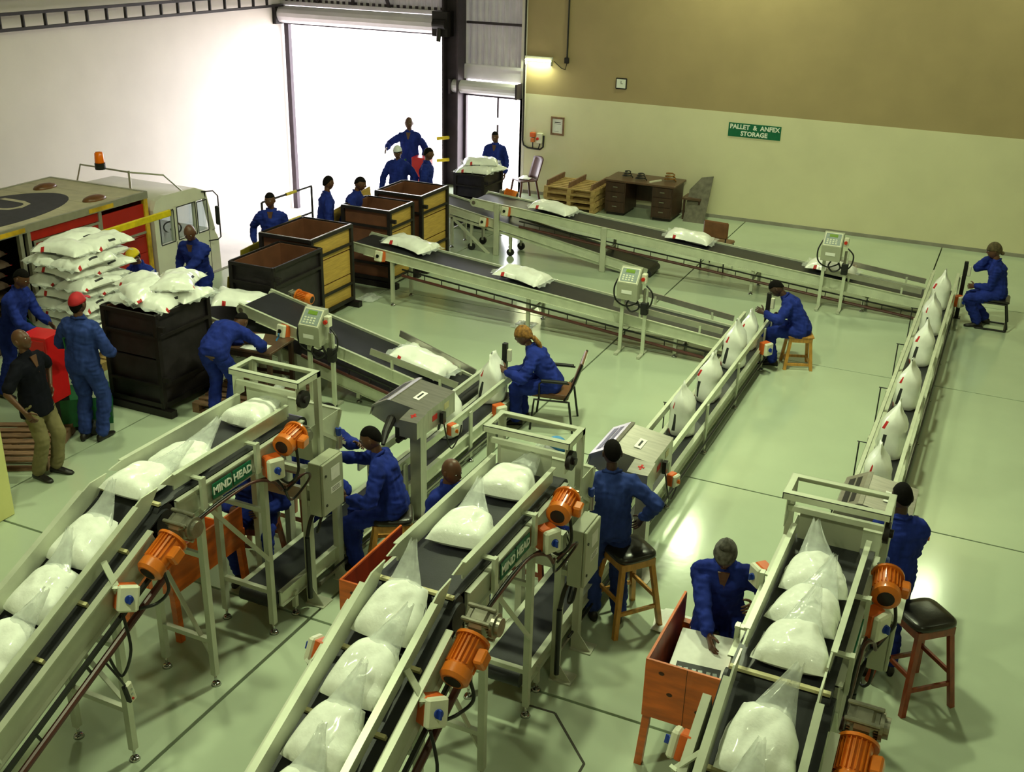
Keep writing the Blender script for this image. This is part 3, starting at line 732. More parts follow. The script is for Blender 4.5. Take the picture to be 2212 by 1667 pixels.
    ch.prism([Q(-.33, 7.30, 1.72), Q(-.33, 7.306, 1.72), Q(-.33, 7.12, 1.25), Q(-.33, 7.114, 1.25)], (.66, 0, 0))
    for sx in (-1, 1): ch.prism([Q(sx*.33, 6.86, 1.72), Q(sx*.33, 7.30, 1.72), Q(sx*.33, 7.12, 1.25), Q(sx*.33, 6.9, 1.25)], (.005*sx, 0, 0))
    ch.bb(Q(-.34, 7.29, 1.715), Q(.34, 7.325, 1.722))
    ch.build('chute', 'guard_paint', t)
    # lower columns, clamps, machinery
    for sx in (-1, 1):
        for y in (6.83, 7.28):
            MB().bb(Q(sx*.28-.03, y-.04, .0), Q(sx*.28+.03, y+.04, 1.36)).build('column', 'frame_paint', t)
            MB().prism([Q(sx*.31, y-.04, .012), Q(sx*.31, y-.04, .18), Q(sx*(.31+.13), y-.04, .012)], (0, .008, 0)).bb(Q(sx*.25, y-.07, 0), Q(sx*.45, y+.09, .012)).build('foot_plate', 'frame_paint', t)
    MB().bb(Q(.315, 6.9, .86), Q(.35, 7.25, .93)).bb(Q(-.3, 7.26, 1.0), Q(.3, 7.3, 1.06)).bb(Q(-.3, 6.8, 1.3), Q(.3, 6.84, 1.35)).build('crossbar', 'frame_paint', t)
    MB().cyl(Q(.33, 6.74, .1), Q(.33, 6.74, .72), .022, n=10).build('air_cylinder', 'cable', t)
    hose(t, [Q(.33, 6.74, .72), Q(.36, 6.8, .92), Q(.42, 6.98, .98), Q(.44, 7.05, .96)], .018)
    hose(t, [Q(.43, 6.85, .96), Q(.42, 6.8, .8), Q(.36, 6.85, .74), Q(.34, 6.98, .84)], .012)
    MB().cyl(Q(.35, 7.28, 1.48), Q(.35, 7.28, 1.62), .04, n=14).cyl(Q(.35, 7.28, 1.40), Q(.35, 7.28, 1.48), .03, n=14).cyl(Q(.39, 7.3, 1.40), Q(.39, 7.3, 1.52), .02, n=12).build('air_filter', 'lcd', t) if 0 else None
    f_ = MB().cyl(Q(.36, 7.24, 1.38), Q(.36, 7.24, 1.50), .032, n=14).build('air_filter', 'stainless', t); MB().cyl(Q(.36, 7.24, 1.5), Q(.36, 7.24, 1.57), .026, n=14).build('filter_cap', 'knob_blue', f_)
    for k in range(4): hose(t, [Q(.3-.03*k, 6.98, 1.3), Q(.36, 7.0-.02*k, 1.15-.05*k), Q(.3, 7.05, 1.0-.04*k), Q(.25, 7.1, .9)], .006, 'cable', 'air_line')
    # box of clamps in the middle
    MB().bb(Q(-.26, 6.86, 1.0), Q(.26, 6.9, 1.12)).build('bag_clamp', 'stainless', t); MB().bb(Q(-.26, 7.2, 1.02), Q(.26, 7.24, 1.12)).build('bag_clamp', 'stainless', t)
    # control cabinet
    cbn = MB().bb(Q(.38, 6.74, .96), Q(.50, 7.06, 1.46), 0, .004).build('control_cabinet', 'grey_cab', t)
    MB().bb(Q(.502, 6.745, .965), Q(.528, 7.055, 1.455), 0, .006).build('door', 'grey_cab', cbn)
    MB().bb(Q(.3, 6.80, 1.15), Q(.38, 7.0, 1.2)).bb(Q(.3, 6.80, 1.0), Q(.38, 7.0, 1.05)).build('bracket', 'frame_paint', cbn)
    for z in (1.34, 1.06): MB().cyl(Q(.528, 6.79, z), Q(.536, 6.79, z), .012, n=10).build('door_lock', 'cable', cbn)
    MB().bb(Q(.5285, 6.87, 1.26), Q(.5295, 7.0, 1.38), 0).build('label_sheet', 'paper', cbn); MB().bb(Q(.5285, 6.86, 1.14), Q(.5295, 7.02, 1.2)).build('label_sheet', 'paper', cbn)
    for k in range(3): MB().bb(Q(.5295, 6.88, 1.155+.014*k), Q(.53, 6.99, 1.16+.014*k)).build('print_line', 'ink', cbn)
    if li == 2: MB().bb(Q(.36, 6.60, 1.47), Q(.56, 7.08, 1.476)).build('tray', 'guard_paint', cbn)

    # ---- low sewing conveyor
    ye = [11.22, 14.82, 18.35][li]; ys = 6.35; zb = .34
    xs = xc+[.06, .01, -.02][li]
    t = thing('sewing_conveyor', 'long narrow low conveyor with side rails and upright bags on the %s line' % nm, 'conveyor', (xs, ys, 0), 0, 'low sewing conveyors')
    L = ye-ys
    MB().bb((-.165, 0, zb-.01), (.165, L, zb)).bb((-.16, .0, zb-.13), (.16, L, zb-.12)).build('belt', 'belt', t)
    for y in (0, L): smooth_angle(MB().cyl((-.165, y, zb-.066), (.165, y, zb-.066), .066, n=18).build('end_roller', 'belt_dark', t))
    for sx in (-1, 1):
        MB().bb((sx*.18-.008, .05, zb-.14), (sx*.18+.008, L-.03, zb+.005)).bb((sx*.19-.025, .05, zb-.005), (sx*.19+.025, L-.03, zb+.004)).bb((sx*.19-.02, .05, zb-.145), (sx*.19+.02, L-.03, zb-.138)).build('side_plate', 'guard_paint', t)
        ya = 1.9; yb = L-.05
        MB().bb((sx*.185-.012, ya, .565), (sx*.185+.012, yb, .655)).bb((sx*.185-.02, ya, .65), (sx*.185+.02, yb, .658)).build('guide_rail', 'guard_paint', t)
        yy = ya+.25
        while yy < L:
            MB().bb((sx*.215-.008, yy-.03, .06), (sx*.215+.012, yy+.03, .62)).build('rail_post', 'frame_paint', t)
            add_foot(t, sx*.215, yy)
            if yy+1.35 >= L and yy < L-.2: yy = L-.12
            else: yy += 1.45
        if sx > 0:
            MB().bb((.205, .6, .10), (.225, L-.2, .135)).build('cable_tray', 'stainless', t)
            hose(t, [(.24, .8, .17), (.235, L*.4, .15), (.24, L*.7, .16), (.23, L-.3, .14)], .011, 'cable')
    for yy in (.25, 1.1):
        for sx in (-1, 1): MB().bb((sx*.19-.02, yy-.02, .08), (sx*.19+.02, yy+.02, zb-.1)).build('leg', 'frame_paint', t); add_foot(t, sx*.19, yy)
    yy = 3.4
    while yy < L-.6:
        MB().tube([(-.2, yy, .52), (-.33, yy, .52)], .007, 6).tube([(-.31, yy, .52), (-.31, yy, .05)], .008, 6).build('adjuster_rod', 'cable', t); yy += 1.7
    # small switch by the sealer, isolator and photo sensor post at the far end
    isolator(t, (.29, L-.65, .38), (.8, -.5, 0), (0, 0, 1), 'knob_blue', 1.1)
    sp = thing('sensor_post', 'black upright sensor post at the far end of the %s low conveyor' % nm, 'post', ([-5.24, -2.80, -.39][li], [11.34, 14.94, 18.06][li], 0), 0, 'sensor posts')
    MB().bb((-.03, -.03, 0), (.03, .03, .93), 0, .004).bb((-.06, -.06, 0), (.06, .06, .012)).build('post', 'tube_black', sp)
    MB().bb((.03, -.02, .70), (.085, .03, .86), 0, .008).build('sensor_box', 'lid_cream', sp)
    MB().bb((-.04, -.04, .62), (-.03, .02, .70)).build('tag_plate', 'lid_cream', sp)

    # ---- stainless sealing and sewing head
    ym = 8.95
    t = thing('sealing_machine', 'folded stainless steel sealing machine hood on a post over the %s low conveyor' % nm, 'machine', (xc+.12, ym, 0), 0, 'stainless sealing machines')
    hx0, hx1 = -.34, .30
    sec = [(hx0, 1.00), (hx0+.03, 1.10), (hx0+.2, 1.20), (hx0+.24, 1.205), (hx1, 1.15), (hx1, .92), (hx0+.2, .92)]
    MB().prism([(x, -.28, z) for x, z in sec], (0, .62, 0)).build('hood', 'stainless', t)
    MB().prism([(x, -.30, z) for x, z in ((hx0-.01, 1.0), (hx0+.02, 1.115), (hx0+.2, 1.215), (hx0+.24, 1.22), (hx0+.24, 1.208), (hx0+.03, 1.10))], (0, .66, 0)).build('lid', 'stainless', t)
    MB().prism([(hx0+.055, -.22, 1.133), (hx0+.105, -.22, 1.161), (hx0+.105, -.22, 1.165), (hx0+.055, -.22, 1.137)], (0, .5, 0)).build('window_slot', 'cable', t)
    MB().prism([(hx0+.12, -.22, 1.169), (hx0+.16, -.22, 1.191), (hx0+.16, -.22, 1.195), (hx0+.12, -.22, 1.173)], (0, .5, 0)).build('window_slot', 'cable', t)
    MB().box((.08, .0, 1.186), (.07, .2, .003), Matrix.Rotation(.16, 3, 'Y')).build('label_plate', 'paper', t)
    MB().box((.08, .0, 1.188), (.02, .12, .003), Matrix.Rotation(.16, 3, 'Y')).build('print_line', 'ink', t)
    MB().prism([(.12, -.50, 1.13), (.12, -.28, 1.16), (.12, -.28, .95), (.12, -.50, .95)], (.2, 0, 0)).build('side_box', 'stainless', t)
    MB().box((.22, -.39, 1.147), (.02, .08, .004), Matrix.Rotation(.13, 3, 'X')).box((.22, -.39, 1.147), (.06, .02, .004), Matrix.Rotation(.13, 3, 'X')).build('red_mark', 'ink_red', t)
    MB().bb((.301, -.15, 1.0), (.303, -.05, 1.06)).build('red_plate', 'ink_red', t); MB().bb((.301, .1, 1.03), (.303, .2, 1.1)).build('label_plate', 'cleat', t)
    MB().bb((.2, -.43, .0), (.32, -.31, .95)).bb((.12, -.5, 0), (.4, -.24, .014)).build('post', 'stainless', t)
    MB().bb((.305, .0, .92), (.345, .06, 1.04)).build('cable_gland', 'cable', t)
    isolator(t, (.40, .12, .82), (1, -.3, 0), (0, 0, 1), 'orange', .8)
    hose(t, [(.33, .03, .95), (.36, .05, .75), (.38, .12, .6), (.4, .25, .7), (.4, .3, .8)], .008)
    MB().tube([(hx0+.24, -.28, 1.0), (hx0+.3, -.5, .95), (hx0+.34, -.62, .88)], [.05, .04, .02], 10).build('sewing_arm', 'crate_frame', t)
    MB().cyl((-.02, -.3, .78), (-.02, .3, .78), .03, n=10).bb((-.08, -.25, .78), (.04, .25, .93)).build('sewing_head', 'crate_frame', t)
# ================================================================ outfeed conveyors along X
def outfeed(nm, xa, za, xb, zb_, yc, w, legs, label, ledge_from, guide=True, pipe='pipe_red', ladder=True, motor_x=None, iso=(), n_lower=False):
    """belt from the high left end (xa, za) to the low right end (xb, zb_)"""
    t = thing('outfeed_conveyor', label, 'conveyor', ((xa+xb)/2, yc, 0), 0, 'long outfeed conveyors' if not n_lower else 'short loading conveyors')
    ox = (xa+xb)/2
    def P(x, dy, dz=0.0):
        q = (x-xa)/(xb-xa); return V((x-ox, dy, za+(zb_-za)*q+dz))
    upv = V((za-zb_, 0, xb-xa)).normalized()
    h = w/2
    MB().beam(P(xa, 0, -.006), P(xb, 0, -.006), w-.04, .012, up=upv).beam(P(xa, 0, -.13), P(xb, 0, -.13), w-.06, .01, up=upv).build('belt', 'belt', t)
    for x in (xa, xb): smooth_angle(MB().cyl(P(x, -h+.03, -.068), P(x, h-.03, -.068), .066, n=20).build('end_roller', 'belt_dark', t))
    for sy in (-1, 1):
        MB().beam(P(xa-.05, sy*h, -.055), P(xb, sy*h, -.055), .016, .15, up=upv).beam(P(xa-.05, sy*(h+.008), .022), P(xb, sy*(h+.008), .022), .035, .008, up=upv).beam(P(xa+.2, sy*(h+.008), -.135), P(xb, sy*(h+.008), -.135), .03, .008, up=upv).build('side_plate', 'guard_paint', t)
        smooth_angle(MB().cyl(P(xa-.02, sy*(h+.004), -.055), P(xa-.02, sy*(h+.02), -.055), .075, n=20).cyl(P(xa-.02, sy*(h+.02), -.055), P(xa-.02, sy*(h+.03), -.055), .035, n=14, mi=1).build('bearing_plate', ['guard_paint', 'alu_gear'], t))
    if ladder:   # black conduit ladder and red-brown pipe below the near side
        xs0 = xa+.9
        MB().beam(P(xs0, -h-.02, -.21), P(xb, -h-.02, -.21), .02, .02).build('conduit', 'cable', t)
        MB().cyl(P(xs0, -h-.02, -.31), P(xb, -h-.02, -.31), .024, n=8).build('pipe', pipe, t)
        k = 0; x = xs0+.1
        while x < xb-.05:
            MB().beam(P(x, -h-.02, -.215), P(x, -h-.02, -.305), .012, .012, up=(1, 0, 0)).build('rung', 'cable', t); x += .30
        MB().beam(P(xs0, h-.02, -.3), P(xb, h-.02, -.3), .02, .03).build('conduit', 'cable', t)
    for x in legs:
        for sy in (-1, 1):
            MB().beam(P(x, sy*(h-.02), -.13), V((x-ox, sy*(h-.02), .06)), .05, .05, up=(1, 0, 0)).build('leg', 'frame_paint', t); add_foot(t, x-ox, sy*(h-.02))
        z = P(x, 0).z*.45
        if z > .2: MB().beam((x-ox, -h+.02, z), (x-ox, h-.02, z), .03, .03).build('crossbar', 'frame_paint', t)
    for (x, dz) in iso:
        isolator(t, P(x, -h-.07, dz), (-.1, -1, .25), (0, 0, 1), 'cable', 1.05)
    if motor_x is not None:
        gearbox(t, P(motor_x-.10, h+.10, .02), (1, 0, -.1), (0, 0, 1), .05)
        motor(t, P(motor_x-.02, h+.10, .04), (1, 0, -.12), (0, 1, 0), .24, .075)
    return t, P
def guides(t, P, x0, x1, y0a, y1a, y0b, y1b, dz0, dz1):
    # converging side guides on posts near the low end
    for (ya, yb) in ((y0a, y1a), (y0b, y1b)):
        MB().beam(P(x0, ya, dz0), P(x1, yb, dz1), .02, .085, up=(0, 0, 1)).build('guide', 'stainless', t)
        for q in (.25, .8):
            x = x0+(x1-x0)*q; y = ya+(yb-ya)*q; z = dz0+(dz1-dz0)*q
            MB().beam(P(x, y, -.1), P(x, y, z), .03, .03, up=(1, 0, 0)).build('guide_post', 'guard_paint', t)
# line 1 (nearest, belongs to the left line)
t, P = outfeed('near', -8.68, 1.03, -5.56, .36, 11.02, .66, [-8.15, -5.9], 'nearest outfeed conveyor, running from the low left line up to the dark bag crates', 0, motor_x=-8.35, iso=((-8.02, -.06),))
guides(t, P, -6.75, -5.6, -.36, -.24, .36, .24, .16, .13)
CH1 = t
t2, P2 = outfeed('near_low', -9.72, .84, -6.45, .16, 11.02, .56, [-9.3, -7.0], 'short loading conveyor under the high end of the nearest outfeed conveyor', 0, ladder=False, n_lower=True, iso=((-9.1, -.06),))
for x in (-8.4,): MB().tube([(x+8.085, -.38, 0), (x+8.085, -.38, .7)], .05, 10).build('leg', 'frame_paint', t2)
# line 2
t, P = outfeed('middle', -9.25, .93, -3.22, .37, 14.5, .62, [-8.55, -6.2, -3.9], 'middle outfeed conveyor with two white bags, leading up to the plywood faced crates', 0, iso=((-8.72, -.07),))
guides(t, P, -4.85, -3.25, -.32, -.26, .42, .36, .14, .12)
# line 3
t, P = outfeed('far', -8.80, .98, -.92, .34, 17.9, .62, [-8.35, -6.27, -3.62, -1.8], 'farthest and longest outfeed conveyor with three white bags, leading up to the small door', 0, motor_x=-8.5, iso=((-8.15, -.07),))
guides(t, P, -2.45, -.95, -.32, -.26, .42, .36, .13, .12)
for x in (-8.35, -6.27):
    MB().bb((x+4.86-.05, -.36, .0), (x+4.86+.05, -.30, P(x, 0).z+.02), 0, .01).build('column', 'frame_paint', t)
t2, P2 = outfeed('far_low', -9.75, .86, -5.45, .14, 17.9, .58, [-9.3, -5.9], 'short loading conveyor under the high end of the farthest outfeed conveyor', 0, ladder=False, n_lower=True, iso=((-8.6, -.07),))
MB().beam(P2(-9.3, -.27, -.2), P2(-8.4, -.27, -.75), .05, .04).beam(P2(-9.5, -.27, -.2), P2(-5.6, -.27, -.16), .03, .05).build('brace', 'guard_paint', t2)
for x in (-8.9, -8.1): 
    for sy in (-.24, .24): smooth_angle(MB().cyl((x+7.6, sy-.02, .07), (x+7.6, sy+.02, .07), .07, n=16).build('castor', 'rubber', t2)); MB().bb((x+7.6-.02, sy-.03, .08), (x+7.6+.02, sy+.03, P2(x, 0).z-.1)).build('leg', 'frame_paint', t2)
# weigh indicators on two legged stands
for i, (x, y, lab) in enumerate(((-7.30, 10.50, 'grey weighing indicator box on a two legged stand by the nearest outfeed conveyor'), (-4.45, 14.06, 'grey weighing indicator box on a two legged stand by the middle outfeed conveyor'), (-2.25, 17.46, 'grey weighing indicator box on a two legged stand by the farthest outfeed conveyor'))):
    t = thing('weighing_indicator', lab, 'indicator', (x, y, 0), 0, 'weighing indicators')
    for dx in (-.22, .12):
        MB().beam((dx, -.02, .01), (dx, -.02, 1.0), .035, .05, up=(1, 0, 0)).build('post', 'guard_paint', t); MB().beam((dx, -.2, .02), (dx, .14, .02), .05, .03).build('foot', 'frame_paint', t)
    MB().beam((-.24, -.02, .88), (.14, -.02, .88), .04, .04).build('crossbar', 'frame_paint', t)
    b = MB().prism([(-.27, -.16, .84), (-.27, .06, .84), (-.27, .06, 1.27), (-.27, .0, 1.27), (-.27, -.17, 1.08)], (.30, 0, 0)).build('indicator_box', 'grey_cab', t)
    n_ = V((0, -.19, .17)).normalized()
    R = Matrix((V((1, 0, 0)), V((0, .17, .19)).normalized(), V((0, -.19, .17)).normalized())).transposed()
    c = V((-.12, -.088, 1.178))
    MB().box(c, (.27, .24, .008), R, 0, .003).build('screen_frame', 'lid_cream', b); MB().box(c+n_*.006, (.24, .20, .006), R).build('keypad', 'panel_grey', b)
    MB().box(c+n_*.010+R @ V((.0, .06, 0)), (.13, .05, .004), R).build('display', 'lcd', b)
    for k in range(3): 
        for q in range(4): MB().box(c+n_*.010+R @ V((-.08+.045*q, -.01-.032*k, 0)), (.026, .018, .004), R).build('key', 'lid_cream', b)
    MB().bb((-.2, -.172, .93), (-.05, -.168, .98)).build('name_plate', 'paper', b)
    MB().bb((.05, -.08, 1.08), (.12, .0, 1.22), 0, .008).build('stop_box', 'lid_cream', t); MB().cyl((.08, -.08, 1.15), (.08, -.11, 1.15), .026, n=14).build('stop_button', 'knob_red', t)
    MB().cyl((.10, -.03, .8), (.10, -.03, 1.0), .022, n=10).build('air_filter', 'alu_gear', t)
    hose(t, [(-.27, -.05, 1.15), (-.33, -.1, .98), (-.30, -.1, .80), (-.15, -.08, .72), (.0, -.06, .78)], .012)
    hose(t, [(.12, -.04, 1.05), (.22, -.06, .95), (.2, -.06, .78), (.1, -.06, .70), (.0, -.06, .80)], .012)
    hose(t, [(-.1, -.07, .84), (-.14, -.09, .74), (-.06, -.1, .66), (.04, -.08, .72), (0, -.07, .84)], .013)
    MB().bb((.06, -.07, .62), (.16, .02, .80), 0, .01).build('solenoid', 'rubber', t)

# ================================================================ dark bag crates by the dock
def crate(loc, sx, sy, h, label, style, skid=True):
    """open topped crate: x size sx, y size sy, height h; style dark / ply / brown"""
    t = thing('bag_crate', label, 'crate', loc, 0, 'bag crates along the dock')
    z0 = .14
    th = .02
    side = {'dark': 'crate_dark', 'ply': 'ply_yellow', 'brown': 'ply_brown'}
    # panels: near (-y), far (+y), left, right
    def panels(axis, pos, m, n):
        for k in range(n):
            a = z0+(h-z0)*k/n+.012; b = z0+(h-z0)*(k+1)/n-.012
            if axis == 'y': MB().bb((.03, pos-th/2, a), (sx-.03, pos+th/2, b)).build('panel', m, t)
            else: MB().bb((pos-th/2, .03, a), (pos+th/2, sy-.03, b)).build('panel', m, t)
    near, right = {'dark': ('crate_dark', 'crate_dark'), 'ply': ('ply_brown', 'ply_yellow'), 'mix': ('ply_brown', 'ply_yellow')}[style]
    panels('y', .02, near, 2 if style == 'dark' else 1); panels('y', sy-.02, 'ply_brown', 1); panels('x', .02, 'ply_brown', 1); panels('x', sx-.02, right, 3 if style != 'dark' else 1)
    for x in (0, sx):
        for y in (0, sy): MB().bb((x-.03, y-.03, .0), (x+.03, y+.03, h)).build('corner_post', 'crate_frame', t)
    for z, w in ((h-.02, .025), (z0, .03), (h*.78, .02), (h*.3, .02)):
        m = MB()
        m.bb((0, -.035, z-w), (sx, -.012, z+w)).bb((sx+.012, 0, z-w), (sx+.035, sy, z+w))
        if z > h-.1 or z < .2: m.bb((0, sy+.012, z-w), (sx, sy+.035, z+w)).bb((-.035, 0, z-w), (-.012, sy, z+w))
        m.build('band', 'crate_frame', t)
    MB().bb((0, 0, z0-.02), (sx, sy, z0)).build('base', 'pallet_old', t)
    for y in (.0, sy): MB().bb((-.06, y-.05, .0), (sx+.14, y+.05, .09)).build('skid', 'crate_frame', t)
    for z in (h*.85, h*.35): MB().bb((sx+.03, -.02, z), (sx+.12, .03, z+.06)).build('hinge', 'crate_frame', t)
    if style != 'dark': MB().bb((-.02, -.03, h), (sx+.02, .0, h+.012)).bb((sx-.01, 0, h), (sx+.02, sy, h+.012)).build('top_edge', 'stainless', t)
    return t
crate((-9.66, 9.30, 0), .80, .92, 1.30, 'dark steel crate heaped with white bags, nearest of the crates', 'dark')
crate((-9.58, 11.62, 0), .70, 1.12, 1.26, 'dark empty crate behind the motor of the nearest outfeed conveyor', 'dark')
crate((-9.98, 12.84, 0), .88, 1.06, 1.32, 'crate with yellow plywood side standing just behind the dark empty crate', 'ply')
crate((-9.92, 14.96, 0), .88, .74, 1.30, 'crate with two brown front panels behind the end of the middle outfeed conveyor', 'mix')
crate((-9.90, 15.98, 0), .88, .92, 1.34, 'crate with yellow plywood side nearest the steel column between the doors', 'ply')
crate((-10.0, 19.1, 0), .62, .80, 1.06, 'small dark crate topped with white bags in front of the small door', 'dark')
# tilted olive boards between the crates and the dock
for (x, y, L, h, tl, lab) in ((-10.10, 12.0, .7, .92, .12, 'olive plywood board leaning beside the man in an open blue collar'), (-10.42, 12.75, .8, 1.08, .1, 'long olive plywood board behind the dark empty crate'), (-10.35, 15.0, .55, 1.2, .15, 'pale board leaning behind the two men with turned backs'), (-10.4, 16.1, .6, 1.2, -.1, 'pale board leaning below the man in the white cap')):
    t = thing('plywood_board', lab, 'board', (x, y, .0))
    MB().prism([(0, 0, .02), (0, L, .02), (tl, L, h), (tl, 0, h-.06)], (.02, 0, 0)).build('board', 'ply_olive' if y < 13 else 'ply_yellow', t)
    for q in (.15, .85): MB().prism([(-.01, L*q-.03, .0), (-.01, L*q+.03, .0), (tl-.01, L*q+.03, h-.1), (tl-.01, L*q-.03, h-.1)], (-.03, 0, 0)).bb((-.18, L*q-.03, 0), (.16, L*q+.03, .03)).build('stay', 'crate_frame', t)

# ================================================================ bags
# heap in the near crate
HEAP = [(-9.42, 9.76, 1.26, .15, 0), (-9.10, 9.76, 1.27, .05, 0), (-9.38, 9.98, 1.25, 1.45, 0), (-9.10, 9.98, 1.27, 1.6, 1), (-9.25, 9.75, 1.36, -.45, 0), (-9.42, 9.80, 1.38, 1.1, 2), (-9.10, 10.0, 1.42, .5, 3)]
HL = ['front left bag at the bottom of the heap in the nearest crate', 'front right bag under the heap in the nearest crate', 'rear left bag in the heap of the nearest crate', 'rear right bag in the nearest crate, mostly covered', 'bag slanting across the middle of the heap in the nearest crate', 'left top bag of the heap in the nearest crate', 'right top bag of the heap in the nearest crate']
for k, (x, y, z, rz, v) in enumerate(HEAP): lying_bag((x, y, z), rz, 'white '+HL[k], 'bags in the nearest crate', (.05*(k % 3-1), .08*((k+1) % 3-1)), k % 4).scale = (1.1, 1.05, 1.15)
# tall pallet stack beside the truck
Z = .16; lay = 0
WH = ['lowest layer', 'second layer', 'third layer', 'fourth layer', 'fifth layer', 'sixth layer', 'seventh layer', 'eighth layer', 'ninth layer', 'top layer']
rnd = random.Random(5)
for lay in range(10):
    if lay % 2 == 0: spots = [(-.30, -.24, 0), (.30-.0, -.24, 0), (0, .30, PI/2), ]
    else: spots = [(-.26, .20, 0), (.24, .22, 0), (0, -.32, PI/2)]
    sp = ['left', 'right', 'rear'] if lay % 2 == 0 else ['left', 'right', 'front']
    for (dx, dy, rz), w in zip(spots, sp):
        lying_bag((-11.12+dx*.80+rnd.uniform(-.03, .03), 10.45+dy*.85+rnd.uniform(-.03, .03), Z), rz+rnd.uniform(-.12, .12)+PI/2*(rnd.random() < 0), 'white bag in the %s of the tall stack, %s side' % (WH[lay], w), 'bags stacked tall beside the truck', (rnd.uniform(-.03, .03), rnd.uniform(-.05, .05))).scale = (1.02, 1.04, 1.12)
    Z += .150
t = thing('pallet', 'wooden pallet under the tall stack of white bags', 'pallet', (-11.02, 10.45, 0))
for k in range(6): MB().bb((-.5, -.48+k*.165, .11), (.5, -.36+k*.165, .13)).build('deck_board', 'pallet_wood', t)
for k in range(3): MB().bb((-.48+k*.43, -.48, .0), (-.38+k*.43, .48, .108)).build('runner', 'pallet_wood', t)
# bags on the outfeed conveyors
for (x, y, z, rz, ty, lab) in (
    (-9.00, 11.10, .88, PI/2+.5, .16, 'bag dropping between the two nearest conveyors beside the orange motor'),
    (-6.25, 11.08, .535, PI/2-.1, .20, 'bag lying between the guides at the low end of the nearest outfeed conveyor'),
    (-8.45, 14.62, .865, PI/2-.12, .09, 'bag near the high end of the middle outfeed conveyor'),
    (-6.45, 14.52, .68, PI/2-.1, .09, 'bag halfway down the middle outfeed conveyor'),
    (-7.38, 17.90, .875, PI/2-.05, .08, 'bag near the high end of the farthest outfeed conveyor'),
    (-4.85, 17.98, .67, PI/2+.04, .08, 'bag halfway along the farthest outfeed conveyor'),
    (-2.42, 18.0, .475, PI/2-.08, .08, 'bag behind the weighing indicator on the farthest outfeed conveyor')):
    o = lying_bag((x, y, z), 0, 'white '+lab, 'bags on the outfeed conveyors')
    sl = Matrix.Rotation(ty, 3, 'Y')
    o.rotation_euler = (sl @ Matrix.Rotation(rz, 3, 'Z')).to_euler(); o.scale = (1.12, 1.12, 1.05)
for (x, y, z, rz, lab) in ((-9.72, 19.4, 1.02, PI/2+.2, 'front white bag on the small dark crate'), (-9.62, 19.75, 1.04, PI/2-.3, 'rear white bag on the small dark crate'), (-9.70, 19.62, 1.15, PI/2+.5, 'uppermost white bag on the small dark crate')):
    lying_bag((x, y, z), rz, lab, 'bags on the small crate')
# upright bags on the low conveyors
SB = [(0, 10.95, 0, 'single upright white bag at the far end of the left low conveyor', 1.0),
      (0, 9.85, .2, 'upright white bag just behind the left sealing machine', .85),
      (1, 11.16, .3, 'upright white bag next to the middle sealing machine', 1.0),
      (1, 12.22, -.1, 'second upright bag behind the middle sealing machine', 1.0),
      (1, 13.46, .1, 'third upright bag on the middle low conveyor, beside the sensor post', 1.05),
      (1, 14.2, .4, 'last upright bag on the middle low conveyor, touched by the seated man', .9),
      (2, 10.6, .5, 'upright bag emerging behind the right sealing machine', 1.0),
      (2, 11.7, .2, 'second upright bag behind the right sealing machine, twisted top', 1.05),
      (2, 13.15, -.2, 'third upright bag on the right low conveyor after the gap', 1.0),
      (2, 14.75, .1, 'fourth upright bag on the right low conveyor', 1.0),
      (2, 16.1, .3, 'fifth upright bag on the right low conveyor', 1.0),
      (2, 17.35, .0, 'last upright bag on the right low conveyor, by the far sensor post', 1.0)]
SX = [XC[0]+.06, XC[1]+.01, XC[2]-.02]
for k, (li, y, rz, lab, s) in enumerate(SB):
    standing_bag((SX[li]-.0, y, .342), rz*.3, lab, 'upright bags on the low conveyors', k % 4, s*.97)
# open bags on the infeed and the level conveyors
def on_inc(li, s):
    y = [5.07, 4.99, 5.11][li]-s*cs; z = ZJ-s*sn
    return y, z
ords = ['first', 'second', 'third', 'fourth', 'fifth', 'sixth', 'seventh', 'eighth']
cnt = 0
for li, ss in ((0, (.40, .84, 1.28, 1.72, 2.16)), (1, (.17, .60, 1.02, 1.44, 1.86)), (2, (.36, .84, 1.30, 1.76))):
    for k, s in enumerate(ss):
        y, z = on_inc(li, s)
        lab = '%s open bag of white granules down the %s infeed conveyor' % (ords[k], LINE[li])
        open_bag((XC[li]+random.uniform(-.02, .02), y+.0, z+.022*cs), random.uniform(-.1, .1), lab, SL, 'open bags on the infeed conveyors', cnt % 4); cnt += 1
        if li == 0 and k == 0:
            o = bpy.context.scene.collection.objects[-3] if 0 else None
for li, ys2 in ((0, (5.24, 5.66, 6.55)), (1, (5.72, 6.45)), (2, (5.42, 5.82, 6.22))):
    for k, y in enumerate(ys2):
        lab = '%s open bag of white granules on the level top conveyor of the %s line' % (ords[k], LINE[li])
        if li == 2: lab = '%s open bag from the infeed end on the right line top conveyor' % ords[k]
        open_bag((XC[li]+random.uniform(-.02, .02), y, 1.847), random.uniform(-.12, .12), lab, 0.0, 'open bags on the level conveyors', cnt % 4); cnt += 1
# ================================================================ truck in the dock pit
tx0, tx1, ty0, ty1, tz = -14.45, -12.42, 4.5, 13.15, 1.58
t = thing('box_truck', 'box truck with tan roof, red side panels and white cab parked in the dock', 'truck', ((tx0+tx1)/2, 9.0, -1.15))
T = V(((tx0+tx1)/2, 9.0, -1.15))
def tb(mb, n, mt, par=None, lab=None, sm=False):
    mb.v = [tuple(V(p)-T) for p in mb.v]; return mb.build(n, mt, par or t, sm, lab)
# roof of planks (sheets with seams)
xs = [tx0+(tx1-tx0)*k/1 for k in (0, 1)]
n = 17
for k in range(n):
    a = ty0+(ty1-ty0)*k/n
    tb(MB().bb((tx0+.03, a+.004, tz-.03), (tx1-.03, a+(ty1-ty0)/n-.004, tz)), 'roof_sheet', 'truck_roof')
